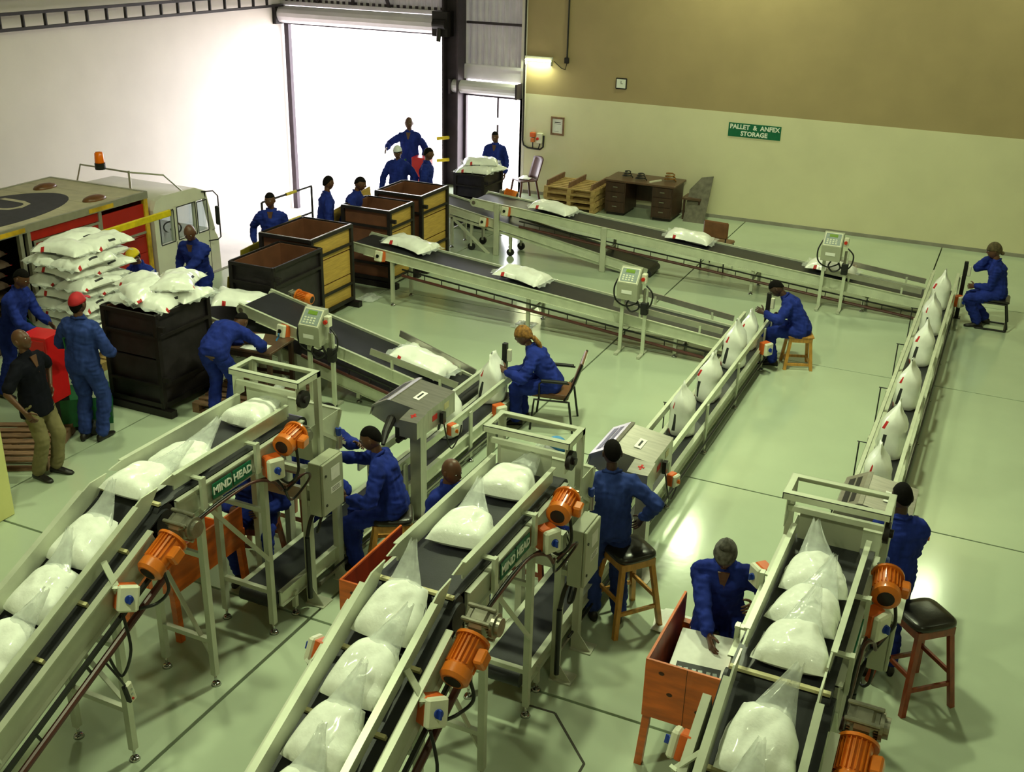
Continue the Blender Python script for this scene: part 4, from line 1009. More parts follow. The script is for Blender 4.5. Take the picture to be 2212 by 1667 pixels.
# oval mark with lettering on the roof
ov = [(-13.45+.80*math.cos(a), 10.75+1.62*math.sin(a), tz+.0015) for a in [2*PI*k/48 for k in range(48)]]
lg = tb(MB().prism(ov, (0, 0, .002)), 'roof_mark', 'truck_logo', lab='dark oval roof mark with pale letters')
me = text_mesh('U', 1.0, .001, .0); me.materials.append(MATS['truck_roof'])
lo = link('lettering', me, lg, None, V((-13.55, 11.45, tz+.005))-T, (0, 0, PI/2))
me = text_mesh('D', .8, .001, .02); me.materials.append(MATS['white_paint'])
lo = link('lettering', me, lg, None, V((-13.3, 10.6, tz+.005))-T, (0, 0, PI/2))
for (x, y) in ((-13.95, 12.55), (-12.72, 12.35)):
    tb(MB().ell((x, y, tz+.005), (.13, .22, .07), 14, 6), 'roof_vent', 'vinyl_brown', sm=True)
# edge rails, posts
tb(MB().bb((tx1-.03, ty0, tz-.10), (tx1+.02, ty1, tz+.01)), 'roof_rail', 'truck_alu'); tb(MB().bb((tx0-.02, ty0, tz-.10), (tx0+.03, ty1, tz+.01)), 'roof_rail', 'truck_alu')
tb(MB().bb((tx0, ty1-.04, tz-.08), (tx1, ty1+.01, tz+.01)), 'roof_rail', 'truck_alu')
for k in range(5): tb(MB().bb((tx1+.02, ty0+.6+k*1.7, tz-.085), (tx1+.024, ty0+1.1+k*1.7, tz-.02)), 'reflector_strip', 'truck_yellow')
tb(MB().bb((tx0, ty1-.03, -.45), (tx1, ty1, tz-.08)), 'front_panel', 'truck_red'); tb(MB().bb((tx0, ty0, -.45), (tx0+.03, ty1, tz-.1)), 'far_side_panel', 'truck_inside')
tb(MB().bb((tx0, ty0, -.50), (tx1, ty1, -.42)), 'load_floor', 'truck_inside')
for y in (10.62, 10.76, 12.12, ty1-.04, 7.4): tb(MB().bb((tx1-.05, y-.03, -.45), (tx1+.012, y+.03, tz-.1)), 'body_post', 'truck_yellow' if y > 13 else 'truck_alu')
tb(MB().bb((tx1-.04, ty1-.10, -.45), (tx1+.02, ty1-.04, tz-.1)), 'corner_strip', 'truck_yellow')
for a, b in (((10.86, .0), (12.06, 1.30)),):
    pn = tb(MB().bb((tx1-.02, a[0], -.3), (tx1+.004, b[0], b[1])), 'door_panel', 'truck_red', lab='red sliding side door')
    tb(MB().bb((tx1, a[0]-.03, b[1]), (tx1+.014, b[0]+.03, b[1]+.035)), 'door_frame', 'truck_alu', pn)
    tb(MB().bb((tx1, a[0]-.03, -.3), (tx1+.014, a[0], b[1])), 'door_frame', 'truck_alu', pn); tb(MB().bb((tx1, b[0], -.3), (tx1+.014, b[0]+.03, b[1])), 'door_frame', 'truck_alu', pn)
for k in range(7): tb(MB().bb((tx1-.03, 12.16, -.42+k*.262), (tx1-.006, ty1-.1, -.42+k*.262+.254)), 'side_board', 'truck_red')
tb(MB().bb((tx1-.02, 12.15, .93), (tx1+.01, ty1-.1, .965)), 'side_strip', 'truck_alu')
tb(MB().bb((tx1-.03, 10.8, 1.34), (tx1-.01, 12.1, tz-.1)), 'side_board', 'truck_red')
# chassis and wheels
tb(MB().bb((tx0+.5, ty0+.2, -.72), (tx1-.5, 14.6, -.52)), 'chassis', 'crate_frame')
for (x, y) in ((tx1-.16, 7.2), (tx0+.16, 7.2), (tx1-.16, 14.1), (tx0+.16, 14.1)):
    w = tb(MB().tube([(x-.13, y, -.74), (x-.11, y, -.74), (x+.11, y, -.74), (x+.13, y, -.74)], [.34, .41, .41, .34], 24), 'wheel', 'rubber'); smooth_angle(w)
    tb(MB().cyl((x-.135, y, -.74), (x+.135, y, -.74), .2, n=16), 'hub', 'truck_alu', w)
# cab
cx0, cx1 = tx0+.08, tx1-.06
cb = MB()
cb.prism([(cx0+.05, y, z) for y, z in ((13.32, -.55), (13.32, .60), (14.77, .60), (14.78, .55), (14.86, .40), (14.88, -.55))], (cx1-cx0-.13, 0, 0))
rs_ = []
for x, dz in ((cx0, .05), (cx0+.10, .0), (cx1-.08, .0)): rs_.append([(x, y, z-dz*(z > 1.2)) for y, z in ((13.33, 1.14), (13.33, 1.24), (13.42, 1.37), (13.62, 1.42), (14.35, 1.40), (14.56, 1.32), (14.60, 1.20), (14.58, 1.14))])
cb.loft(rs_)
cb.bb((cx0+.05, 13.32, .6), (cx0+.35, 13.36, 1.15)).bb((cx1-.38, 13.32, .6), (cx1-.08, 13.36, 1.15)).bb((-13.5, 13.32, .6), (-13.35, 13.36, 1.15))
for y0_, y1_ in ((13.34, 13.44), (13.80, 13.86)): cb.bb((cx0+.02, y0_, .58), (cx0+.06, y1_, 1.16))
cb.prism([(cx0+.02, y, z) for y, z in ((14.56, 1.18), (14.61, 1.18), (14.79, .58), (14.72, .58))], (.05, 0, 0))
cab = tb(cb, 'cab', 'cab_white'); smooth_angle(cab, 35)
tb(MB().prism([(cx0+.08, 14.585, 1.16), (cx1-.1, 14.585, 1.16), (cx1-.1, 14.765, .60), (cx0+.08, 14.765, .60)], (0, .008, 0)), 'windscreen', 'window_glass', cab)
# near side of the cab: door frame, window openings built as dark reveals with glass and light interior
sd = MB(); X0 = cx1-.08; X1 = cx1
sd.prism([(X0, y, z) for y, z in ((13.32, -.55), (13.32, 1.22), (13.40, 1.36), (13.60, 1.42), (14.35, 1.40), (14.60, 1.30), (14.60, 1.18), (13.42, 1.16), (13.42, .60), (14.76, .60), (14.78, .55), (14.86, .40), (14.88, -.55))], (X1-X0, 0, 0))
sd.prism([(X0, y, z) for y, z in ((14.56, 1.30), (14.61, 1.30), (14.79, .58), (14.72, .58))], (X1-X0, 0, 0))
sd.bb((X0, 13.78, .58), (X1, 13.86, 1.2))
sd.bb((X0, 14.32, .58), (X1, 14.36, 1.2))
tb(sd, 'cab_side', 'cab_white', cab)
for a, b, c, d in ((13.44, 13.78, .62, 1.14), (13.86, 14.32, .62, 1.16), (14.36, 14.62, .62, 1.14)):
    tb(MB().bb((X1-.05, a, c), (X1-.045, b, d)), 'window_pane', 'window_glass', cab)
    fr = MB().bb((X1, a, c-.015), (X1+.006, b, c)).bb((X1, a, d), (X1+.006, b, d+.015)).bb((X1, a-.008, c), (X1+.006, a+.008, d)).bb((X1, b-.008, c), (X1+.006, b+.008, d))
    tb(fr, 'window_seal', 'rubber', cab)
tb(MB().bb((X1, 13.80, -.4), (X1+.003, 13.81, .6)).bb((X1, 14.62, -.4), (X1+.003, 14.63, .6)), 'door_gap', 'rubber', cab)
tb(MB().bb((X1, 13.9, .45), (X1+.02, 14.05, .48)), 'door_handle', 'rubber', cab)
sw = MB(); ring = [(X1-.45+.19*math.cos(a), 14.3-.08+.05*math.sin(a), .68+.19*math.sin(a)*.5) for a in [2*PI*k/20 for k in range(21)]]
tb(sw.tube(ring, .014, 6).tube([(X1-.45, 14.2, .66), (X1-.45, 14.4, .5)], .03, 8), 'steering_wheel', 'rubber', cab)
tb(MB().bb((X1-.7, 13.5, .2), (X1-.2, 13.62, .95), 0, .04), 'seat', 'rubber', cab)
mr = tb(MB().bb((cx1+.15, 14.62, .72), (cx1+.23, 14.68, 1.05), 0, .02), 'mirror', 'rubber')
tb(MB().tube([(cx1, 14.5, 1.3), (cx1+.12, 14.66, 1.3), (cx1+.2, 14.68, 1.22), (cx1+.2, 14.68, .5), (cx1+.15, 14.66, .45), (cx1, 14.6, .42)], .012, 6), 'mirror_arm', 'cable', mr)
# light bar frame with the amber beacon
fb = tb(MB().tube([(cx0+.1, 13.5, 1.4), (cx0+.3, 13.45, 1.78), (cx1-.5, 13.4, 1.78), (cx1-.15, 13.8, 1.70), (cx1-.02, 14.1, 1.36)], .014, 6).cyl((cx1-.5, 13.4, 1.4), (cx1-.5, 13.4, 1.8), .02, n=6), 'light_bar', 'truck_alu')
bc = MB().cyl((cx1-1.05, 13.35, 1.78), (cx1-1.05, 13.35, 1.88), .085, n=16)
bo = tb(bc, 'beacon_base', 'rubber', fb)
tb(MB().tube([(cx1-1.05, 13.35, z) for z in (1.88, 1.90, 2.04, 2.06)], [.07, .078, .068, .05], 16), 'beacon_lens', 'beacon', fb, 'orange beacon lens', True)
# brown sacks in the load space
rnd = random.Random(3); k = 0
SACK = pillow('sack', ['sack_brown', 'ink', 'ink_red'], .24, .74, .18, 77, ear=.1, matf=lying_print, nu=14, nv=18)
for row in range(11):
    for c in range(6):
        y = 7.75+c*.5; z = -.40+row*.155
        if y > 10.4: continue
        o = link('brown_sack', SACK); o.location = (-12.95+rnd.uniform(-.06, .05), y+rnd.uniform(-.04, .04), z); o.rotation_euler = (rnd.uniform(-.05, .05), rnd.uniform(-.05, .05), PI/2+rnd.uniform(-.15, .15))
        tag(o, 'brown sack in the %s row inside the truck, %s' % (['lowest', 'second', 'third', 'fourth', 'fifth', 'sixth', 'seventh', 'eighth', 'ninth', 'tenth', 'top'][row], ['rearmost', 'second from the rear', 'third from the rear', 'fourth from the rear', 'fifth from the rear', 'nearest the red door'][c]), 'sack', 'brown sacks inside the truck')
# yellow barrier beam in front of the truck
t = thing('barrier_beam', 'yellow barrier beam pointing at the cab window above the man in the yellow cap', 'barrier', (-11.75, 11.1, 0))
MB().beam((0, 0, 1.38), (.05, 1.75, 1.40), .05, .10, bev=.008).build('beam', 'paint_yellow', t)
MB().bb((-.05, -.05, 0), (.05, .05, 1.42), 0, .008).bb((-.12, -.12, 0), (.12, .12, .015)).build('post', 'truck_alu', t)
MB().bb((-.03, -.03, 1.4), (.03, .03, 1.46)).build('hinge', 'crate_frame', t)

# ================================================================ stools and chairs
def stool(loc, rz, label, h=.74, w=.17, sp=.24, wood='wood_red', pad=True, rail=(.22, .42)):
    t = thing('wooden_stool', label, 'stool', loc, rz)
    top = h-(.07 if pad else .0)
    for sx in (-1, 1):
        for sy in (-1, 1):
            MB().beam((sx*sp*.707*1.35, sy*sp*.707*1.35, 0), (sx*w*.82, sy*w*.82, top), .042, .042, up=(1, 0, 0)).build('leg', wood, t)
    for q, z in enumerate((rail[0], rail[1] if len(rail) > 1 else rail[0])):
        f = z/top; r = sp*.707*1.35*(1-f)+w*.82*f
        for s_ in (-1, 1):
            if q == 0: MB().beam((-r, s_*r, z), (r, s_*r, z), .022, .035).build('stretcher', wood, t)
            else: MB().beam((s_*r, -r, z-.1), (s_*r, r, z-.1), .022, .035).build('stretcher', wood, t)
    MB().bb((-w, -w, top-.07), (w, w, top)).build('apron', wood, t)
    if pad:
        rings = []
        for (q, s_) in ((0, .98), (.3, 1.08), (.62, 1.06), (.85, .95), (1, .6)):
            rings.append([(s_*w*1.08*(abs(math.cos(a))**.45)*(1 if math.cos(a) > 0 else -1), s_*w*1.08*(abs(math.sin(a))**.45)*(1 if math.sin(a) > 0 else -1), top+.075*q) for a in [2*PI*k/32+.01 for k in range(32)]])
        MB().loft(rings).build('seat_pad', 'leather', t, True)
    else: MB().bb((-w*1.12, -w*1.12, top), (w*1.12, w*1.12, top+.025), 0, .008).build('seat', wood, t)
    return t
stool((.02, 7.92, 0), PI/4-.05, 'red-brown wooden bar stool with black padded seat, empty, at the right', .80)
stool((-2.40, 7.84, 0), PI/4+.1, 'honey coloured wooden bar stool with black pad behind the standing man', .76, wood='wood_stool')
stool((-4.66, 7.66, 0), PI/4-.25, 'honey coloured wooden stool with black pad carrying the man by the left cabinet', .60, wood='wood_stool')
stool((-2.28, 14.72, 0), .35, 'low plain wooden stool under the man at the middle low conveyor', .47, .16, .19, 'wood_stool', False, (.08, .2))
# metal framed armchair
t = thing('armchair', 'brown vinyl armchair with black tube frame under the woman in the headscarf', 'chair', (-4.58, 11.35, 0), PI/2+.25)
# local: +y faces the front
for sx in (-1, 1):
    MB().tube([(sx*.26, .24, .0), (sx*.25, .20, .40), (sx*.25, -.2, .40), (sx*.25, -.22, .40), (sx*.26, -.28, 0)], .014, 8).build('leg_frame', 'tube_black', t)
    MB().tube([(sx*.24, -.16, .40), (sx*.24, -.24, .55), (sx*.24, -.36, .90)], .014, 8).build('back_tube', 'tube_black', t)
    MB().tube([(sx*.26, .14, .42), (sx*.28, .14, .62), (sx*.28, .10, .65), (sx*.28, -.22, .65)], .012, 8).build('arm_tube', 'tube_black', t)
    MB().bb((sx*.28-.022, -.2, .65), (sx*.28+.022, .12, .68), 0, .008).build('arm_pad', 'rubber', t)
MB().box((0, .02, .445), (.46, .46, .07), Matrix.Rotation(.05, 3, 'X'), 0, .02).build('seat', 'vinyl_brown', t)
b = MB().box((0, -.30, .74), (.46, .035, .34), Matrix.Rotation(.32, 3, 'X'), 0, .012).build('backrest', 'vinyl_brown', t)
MB().box((0, -.325, .735), (.40, .008, .28), Matrix.Rotation(.32, 3, 'X')).build('back_panel', 'frame_paint', b)
# cantilever chair by the right low conveyor
t = thing('tube_chair', 'black tube framed backless chair under the seated person at the far right', 'chair', (.12, 17.85, 0), PI/2)
for sx in (-1, 1):
    MB().tube([(sx*.2, .22, .02), (sx*.2, -.22, .02), (sx*.2, -.24, .06), (sx*.2, -.16, .44), (sx*.2, .15, .44)], .016, 8).build('frame', 'tube_black', t)
MB().bb((-.2, -.24, .01), (.2, -.2, .04)).build('crossbar', 'tube_black', t); MB().box((0, .0, .47), (.42, .42, .045), None, 0, .02).build('seat', 'leather', t)
# brown office chair behind the far conveyor (back only seen)
t = thing('office_chair', 'brown chair back showing above the farthest outfeed conveyor', 'chair', (-4.55, 18.85, 0), -.1)
MB().box((0, -.2, .74), (.46, .05, .30), None, 0, .02).build('backrest', 'vinyl_brown', t); MB().box((0, .05, .45), (.44, .44, .06), None, 0, .02).build('seat', 'vinyl_brown', t)
for sx in (-1, 1):
    MB().tube([(sx*.2, -.2, .85), (sx*.2, -.22, .44), (sx*.22, -.24, 0)], .012, 6).build('leg', 'tube_black', t); MB().tube([(sx*.2, .22, .44), (sx*.22, .24, 0)], .012, 6).build('leg', 'tube_black', t)
# plastic chair near the small door
t = thing('plastic_chair', 'dark brown moulded plastic chair with a cloth on its seat near the small door', 'chair', (-9.72, 21.85, 0), .9+PI/2)
for sx in (-1, 1):
    MB().beam((sx*.24, .24, 0), (sx*.20, .18, .42), .04, .03, up=(1, 0, 0)).build('leg', 'plastic_brown', t); MB().beam((sx*.23, -.26, 0), (sx*.19, -.18, .42), .04, .03, up=(1, 0, 0)).build('leg', 'plastic_brown', t)
MB().box((0, 0, .43), (.42, .42, .03), None, 0, .012).build('seat', 'plastic_brown', t)
rg = []
for i in range(7):
    a = i/6; rg.append([(x, -.19-.14*a-.05*(1-(x/.21)**2), .43+.46*a+.03*(1-(x/.21)**2)*a) for x in [-.21+.42*k/8 for k in range(9)]]+[(x, -.21-.14*a-.05*(1-(x/.21)**2), .43+.46*a+.03*(1-(x/.21)**2)*a) for x in [.21-.42*k/8 for k in range(9)]])
MB().loft(rg).build('backrest', 'plastic_brown', t, True)
tag(link('folded_cloth', pillow('cloth', ['paper'], .13, .22, .05, 31, nu=10, nv=12, wr=.02), None, None, (-9.72, 21.85, .45)), 'crumpled pale cloth lying on the seat of the brown plastic chair', 'cloth')

# ================================================================ orange bag boxes on legs
def bagbox(x, y, label, tone, papers=True):
    t = thing('bag_box', label, 'box', (x, y, 0), 0, 'orange wooden bag boxes')
    w, d, h, zb = .56, .96, .95, .46
    for (a, b) in (((0, 0, zb), (w, .018, h)), ((0, d-.018, zb), (w, d, zb+.16)), ((0, .018, zb), (.018, d-.018, h)), ((w-.018, .018, zb+.0), (w, d-.018, h-.1))):
        MB().bb(a, b).build('panel', 'ply_orange', t)
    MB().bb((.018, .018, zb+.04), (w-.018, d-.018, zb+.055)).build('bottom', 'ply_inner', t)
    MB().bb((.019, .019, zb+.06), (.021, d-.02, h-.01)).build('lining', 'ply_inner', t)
    for sx in (0, 1):
        for sy in (0, 1): MB().beam((sx*(w-.10)+.05+(sx*2-1)*.05, sy*(d-.10)+.05+(sy*2-1)*.02, 0), (sx*(w-.10)+.05, sy*(d-.10)+.05, zb+.25), .055, .055, up=(1, 0, 0)).build('leg', 'ply_orange', t)
    for (kx, kz) in ((.12, .86), (.19, .70), (.40, .62)): MB().ell((kx, -.001, kz), (.022, .003, .016), 12, 6).build('knot', 'knot', t, True)
    MB().bb((.299, -.002, zb), (.302, .001, h)).build('board_joint', 'knot', t)
    return t
bagbox(-1.70, 6.16, 'orange wooden bag box on legs beside the woman with the grey headscarf', 0)
bagbox(-4.16, 6.02, 'orange wooden bag box partly hidden behind the middle infeed conveyor', 0)
bagbox(-6.22, 5.80, 'orange wooden bag box standing behind the legs of the left line', 0)
# flat empty bags in the front box
for k in range(6):
    o = MB().box((0, 0, 0), (.40+.01*(k % 2), .66, .012), Matrix.Rotation(.03*math.sin(k*2), 3, 'Z'), 0, .004).build('empty_bag', 'paper')
    o.location = (-1.40, 6.56, .70+.014*k); o.rotation_euler = (.02, 0, .02*k)
    tag(o, 'flat printed empty bag in the orange box, %s of the pile' % ['lowest', 'second', 'third', 'fourth', 'fifth', 'topmost'][k], 'bag', 'empty bags in the orange box')
    if k == 5:
        MB().bb((-.16, -.28, .0065), (.16, -.08, .008)).build('printed_band', 'ink', o)
        for q in range(6): MB().box((-.13+.052*q, -.18, .009), (.03, .09, .002), Matrix.Rotation(.2*(q % 2), 3, 'Z')).build('printed_letter', 'panel_grey', o)
bs = struct(MB().bb((-1.64, 6.22, .52), (-1.18, 7.0, .695)).build('trim_6', 'ply_inner'))
bpy.data.objects.remove(bs)
o = MB().bb((-.2, -.36, -.085), (.2, .36, .085), 0, .01).build('bag_bundle', 'paper'); o.location = (-1.40, 6.56, .60); tag(o, 'tied bundle of empty bags filling the bottom of the front orange box', 'bundle')

# ================================================================ desks, pallets
t = thing('desk', 'dark wooden twin pedestal desk standing by the cream wall', 'desk', (-6.98, 21.9, 0))
MB().bb((-.75, -.42, .71), (.78, .42, .75), 0, .005).build('top', 'desk_top', t)
for x0, x1 in ((-.72, -.28), (.30, .74)):
    p = MB().bb((x0, -.38, .06), (x1, .38, .71)).build('pedestal', 'desk_wood', t)
    for k in range(3):
        dw = MB().bb((x0+.02, -.395, .09+k*.205), (x1-.02, -.38, .28+k*.205), 0, .003).build('drawer', 'desk_wood', t)
        MB().bb(((x0+x1)/2-.05, -.41, .18+k*.205), ((x0+x1)/2+.05, -.395, .20+k*.205)).build('handle', 'alu_gear', dw)
    MB().bb((x0+.03, -.34, 0), (x1-.03, .34, .06)).build('plinth', 'crate_frame', t)
MB().bb((-.28, .36, .2), (.30, .38, .71)).build('modesty_panel', 'desk_wood', t)
for (x, y, r, h, nm_, lab, mt) in ((-7.35, 21.85, .12, .05, 'cable_coil', 'dark coil of cable lying on the left of the desk', 'cable'), (-7.02, 21.75, .13, .06, 'belt_coil', 'dark coiled belt lying at the middle of the desk', 'rubber')):
    rg = [(x+r*math.cos(a)*(1-.02*k), y+r*.8*math.sin(a), .765+.004*k) for k, a in enumerate([2*PI*q/12 for q in range(36)])]
    tag(MB().tube(rg, .012, 6).build(nm_, mt, None, True), lab, 'coil')
o = tag(MB().beam((-6.78, 21.6, .765), (-6.62, 21.9, .765), .03, .03).build('rod', 'lid_cream'), 'pale rod lying on the desk between the coils', 'rod')
rg = [(-6.45+.13*math.cos(a)*(1-.015*k), 21.95+.10*math.sin(a), .765+.006*k) for k, a in enumerate([2*PI*q/10 for q in range(30)])]
o = tag(MB().tube(rg, .014, 6).build('rope_coil', 'scarf_brown', None, True), 'coil of brown rope on the right end of the desk', 'rope')
t = thing('board_panel', 'grey board draped with a cloth leaning at the wall right of the desk', 'board', (-5.95, 22.0, 0))
MB().prism([(-.1, -.25, 0), (.35, -.25, 0), (.35, .2, .9), (.1, .2, .85), (-.1, .1, .6)], (0, .03, 0)).build('board', 'cloth_grey', t)
tt = MB().bb((-.2, -.1, .42), (.2, .35, .46)).build('side_table_top', 'desk_top', t)
for sx in (-.17, .15): MB().bb((sx, -.08, 0), (sx+.04, -.04, .42)).build('leg', 'desk_wood', t)
def pallet(loc, rz, label, m='pallet_wood', group=None, L=1.15, W=1.0):
    t = thing('pallet', label, 'pallet', loc, rz, group)
    for k in range(7): MB().bb((-L/2, -W/2+k*(W-.1)/6, .108), (L/2, -W/2+k*(W-.1)/6+.095, .128)).build('deck_board', m, t)
    for k in range(3): MB().bb((-L/2+k*(L-.09)/2, -W/2, .022), (-L/2+.09+k*(L-.09)/2, W/2, .106)).build('runner', m, t)
    for k in range(3): MB().bb((-L/2, -W/2+k*(W-.1)/2, 0), (L/2, -W/2+k*(W-.1)/2+.1, .02)).build('bottom_board', m, t)
    return t
P0 = (-8.42, 21.72)
for k in range(4):
    if k == 0: pl = pallet((P0[0], P0[1], 0), 0, 'lowest pallet of the pile by the cream wall', 'pallet_wood', 'pallets piled by the wall'); CHP = pl
    else: dup(CHP, (P0[0]+.02*(k % 2), P0[1]-.02*(k % 2), .13*k), 0, ['', 'second', 'third', 'topmost'][k]+' pallet of the pile by the cream wall')
t = thing('side_board_set', 'three upright boards standing across the top of the pallet pile', 'boards', (P0[0], P0[1], .525))
for k in range(3): MB().box((-.5+k*.5, 0, .05), (.03, .95, .12), Matrix.Rotation(.12, 3, 'Y')).build('upright_board', 'pallet_old', t)
pallet((-8.15, 10.12, 0), .15, 'old reddish pallet on the floor under the small dark writing table', 'pallet_old')
pallet((-9.75, 7.75, 0), .5, 'old pallet behind the man in khaki trousers, beside the pillar', 'pallet_old')
# writing table
t = thing('writing_table', 'small dark wooden table with papers in front of the bending man', 'table', (-8.15, 10.3, .13), .1)
MB().bb((-.33, -.3, .60), (.33, .3, .63), 0, .004).build('top', 'desk_top', t)
for sx in (-1, 1):
    for sy in (-1, 1): MB().bb((sx*.29-.025, sy*.26-.025, 0), (sx*.29+.025, sy*.26+.025, .60)).build('leg', 'desk_wood', t)
for sy in (-1, 1): MB().bb((-.27, sy*.26-.012, .52), (.27, sy*.26+.012, .6)).bb((-.27, sy*.26-.01, .12), (.27, sy*.26+.01, .16)).build('apron', 'desk_wood', t)
tag(MB().box((-8.08, 10.14, .765), (.32, .22, .006), Matrix.Rotation(.1, 3, 'Z')).build('paper_sheet', 'paper'), 'white paper sheet at the near edge of the small dark table', 'paper')
o = tag(MB().box((-8.28, 10.36, .768), (.24, .30, .012), Matrix.Rotation(.5, 3, 'Z')).build('open_notebook', 'paper'), 'open notebook with a pink page on the small dark table', 'notebook')
MB().box((-8.31, 10.33, .7755), (.10, .2, .002), Matrix.Rotation(.5, 3, 'Z')).build('pink_page', 'cap_white', o)
tag(MB().tube([(-7.98, 10.42, .77), (-7.96, 10.45, .82), (-7.95, 10.44, .86)], .012, 8).build('pen_holder', 'cap_blue'), 'small blue pen stand on the small dark table', 'pen holder')

# ================================================================ hand pallet truck, red cabinet
t = thing('pallet_truck', 'green hand pallet truck in front of the man in the red cap', 'pallet truck', (-9.42, 8.62, 0), .75)
for sx in (-1, 1): MB().bb((sx*.19-.08, -.1, .08), (sx*.19+.08, 1.1, .13), 0, .008).build('fork', 'jack_green', t); smooth_angle(MB().cyl((sx*.19-.05, 1.0, .05), (sx*.19+.05, 1.0, .05), .045, n=14).build('roller', 'rubber', t))
MB().prism([(-.28, -.12, .08), (-.28, .06, .08), (-.28, .06, .28), (-.28, -.1, .42)], (.56, 0, 0)).build('pump_cover', 'jack_green', t)
MB().cyl((0, -.2, .1), (0, -.2, .45), .05, n=14).build('pump', 'jack_green', t)
for sx in (-1, 1):
    w = MB().cyl((sx*.06-.03, -.2, .09), (sx*.06+.03, -.2, .09), .09, n=18).build('steer_wheel', 'rubber', t); smooth_angle(w)
    MB().cyl((sx*.06-.032, -.2, .09), (sx*.06+.032, -.2, .09), .04, n=12).build('hub', 'jack_green', w)
MB().tube([(0, -.2, .4), (0, -.26, .8), (0, -.30, 1.1)], .02, 8).build('tow_bar', 'jack_green', t)
MB().tube([(0, -.30, 1.08), (-.11, -.31, 1.14), (-.12, -.31, 1.26), (0, -.32, 1.30), (.12, -.31, 1.26), (.11, -.31, 1.14), (0, -.30, 1.08)], .014, 8).build('handle', 'jack_green', t)
t = thing('red_cabinet', 'tall red steel cabinet behind the man in the black shirt', 'cabinet', (-10.12, 8.42, 0), .12)
MB().bb((0, 0, .30), (.36, .30, 1.12), 0, .006).build('body', 'cabinet_red', t); MB().bb((.02, .02, 0), (.34, .28, .3)).build('plinth', 'crate_frame', t)
MB().bb((.02, -.008, .34), (.34, 0, 1.08), 0, .003).build('door', 'cabinet_red', t); MB().bb((.30, -.02, .68), (.315, -.008, .78)).build('handle', 'crate_frame', t)
t = thing('yellow_post', 'short yellow steel guard post in front of the red cabinet', 'post', (-9.36, 8.04, 0))
MB().beam((0, 0, 0), (0, 0, .62), .05, .03, up=(1, 0, 0)).build('post', 'paint_yellow', t); MB().beam((0, 0, .06), (-.35, .1, .12), .05, .04).build('arm', 'paint_yellow', t)
tag(MB().tube([(-10.9, 9.2, .95), (-10.5, 9.3, .55), (-10.2, 9.35, .25)], .02, 8).build('tow_handle', 'jack_green'), 'green tow handle held by the person at the left edge', 'handle')
# waste film on the floor
for (x, y, lab) in ((-9.05, 14.3, 'scrap of clear film on the floor beside the plywood crates'), (-6.32, 14.35, 'scrap of clear film on the floor under the middle outfeed conveyor'), (-1.98, 7.95, 'torn white paper on the floor beside the orange box'), (-8.4, 20.6, 'pile of clear film on the floor behind the farthest outfeed conveyor')):
    o = link('film_scrap', pillow('scrap', ['clear_film' if 'film' in lab else 'paper'], .16, .35, .05, int(abs(x*10)), nu=10, nv=14, wr=.03)); o.location = (x, y, .002); tag(o, lab, 'scrap')
# ================================================================ people
def ik(a, b, l1, l2, hint):
    a, b = V(a), V(b); d = b-a; L = d.length
    if L > (l1+l2)*.995: b = a+d*((l1+l2)*.995/L); d = b-a; L = d.length
    if L < .05: L = .05
    u = d.normalized(); c = (l1*l1-l2*l2+L*L)/(2*L); h = math.sqrt(max(l1*l1-c*c, 0))
    hv = V(hint); hv = hv-u*hv.dot(u)
    if hv.length < 1e-4: hv = u.orthogonal()
    return a+u*c+hv.normalized()*h, b
def remesh(mb, voxel, mats, name, smooth_it=4, fold=0.0, matfn=None):
    me = bpy.data.meshes.new(name); me.from_pydata(mb.v, [], mb.f)
    bm = bmesh.new(); bm.from_mesh(me); bmesh.ops.recalc_face_normals(bm, faces=bm.faces); bm.to_mesh(me); bm.free()
    o = bpy.data.objects.new('tmp', me); COL.objects.link(o)
    r = o.modifiers.new('r', 'REMESH'); r.mode = 'VOXEL'; r.voxel_size = voxel; r.use_smooth_shade = True
    s = o.modifiers.new('s', 'SMOOTH'); s.factor = .5; s.iterations = smooth_it
    dg = bpy.context.evaluated_depsgraph_get(); out = bpy.data.meshes.new_from_object(o.evaluated_get(dg))
    bpy.data.objects.remove(o); bpy.data.meshes.remove(me)
    if fold:
        off = V((random.uniform(-9, 9), random.uniform(-9, 9), 0))
        ns = [v.normal.copy() for v in out.vertices]
        for v, nn in zip(out.vertices, ns):
            p = v.co; f = noise.noise(V((p.x*10, p.y*10, p.z*6))+off)*fold*1.1+(.5-abs(noise.noise(V((p.x*8+p.z*6, p.y*8-p.z*5, p.z*19))-off))*2.4)*fold*.75+(.5-abs(noise.noise(V((p.x*17, p.y*17, p.z*4))+off))*2.4)*fold*.45
            v.co = p+nn*f
    out.materials.clear()
    for m in mats: out.materials.append(MATS[m])
    out.name = name
    if matfn:
        idx = [matfn(p.center) for p in out.polygons]; out.polygons.foreach_set('material_index', idx)
    else: out.polygons.foreach_set('material_index', [0]*len(out.polygons))
    out.polygons.foreach_set('use_smooth', [True]*len(out.polygons))
    return out
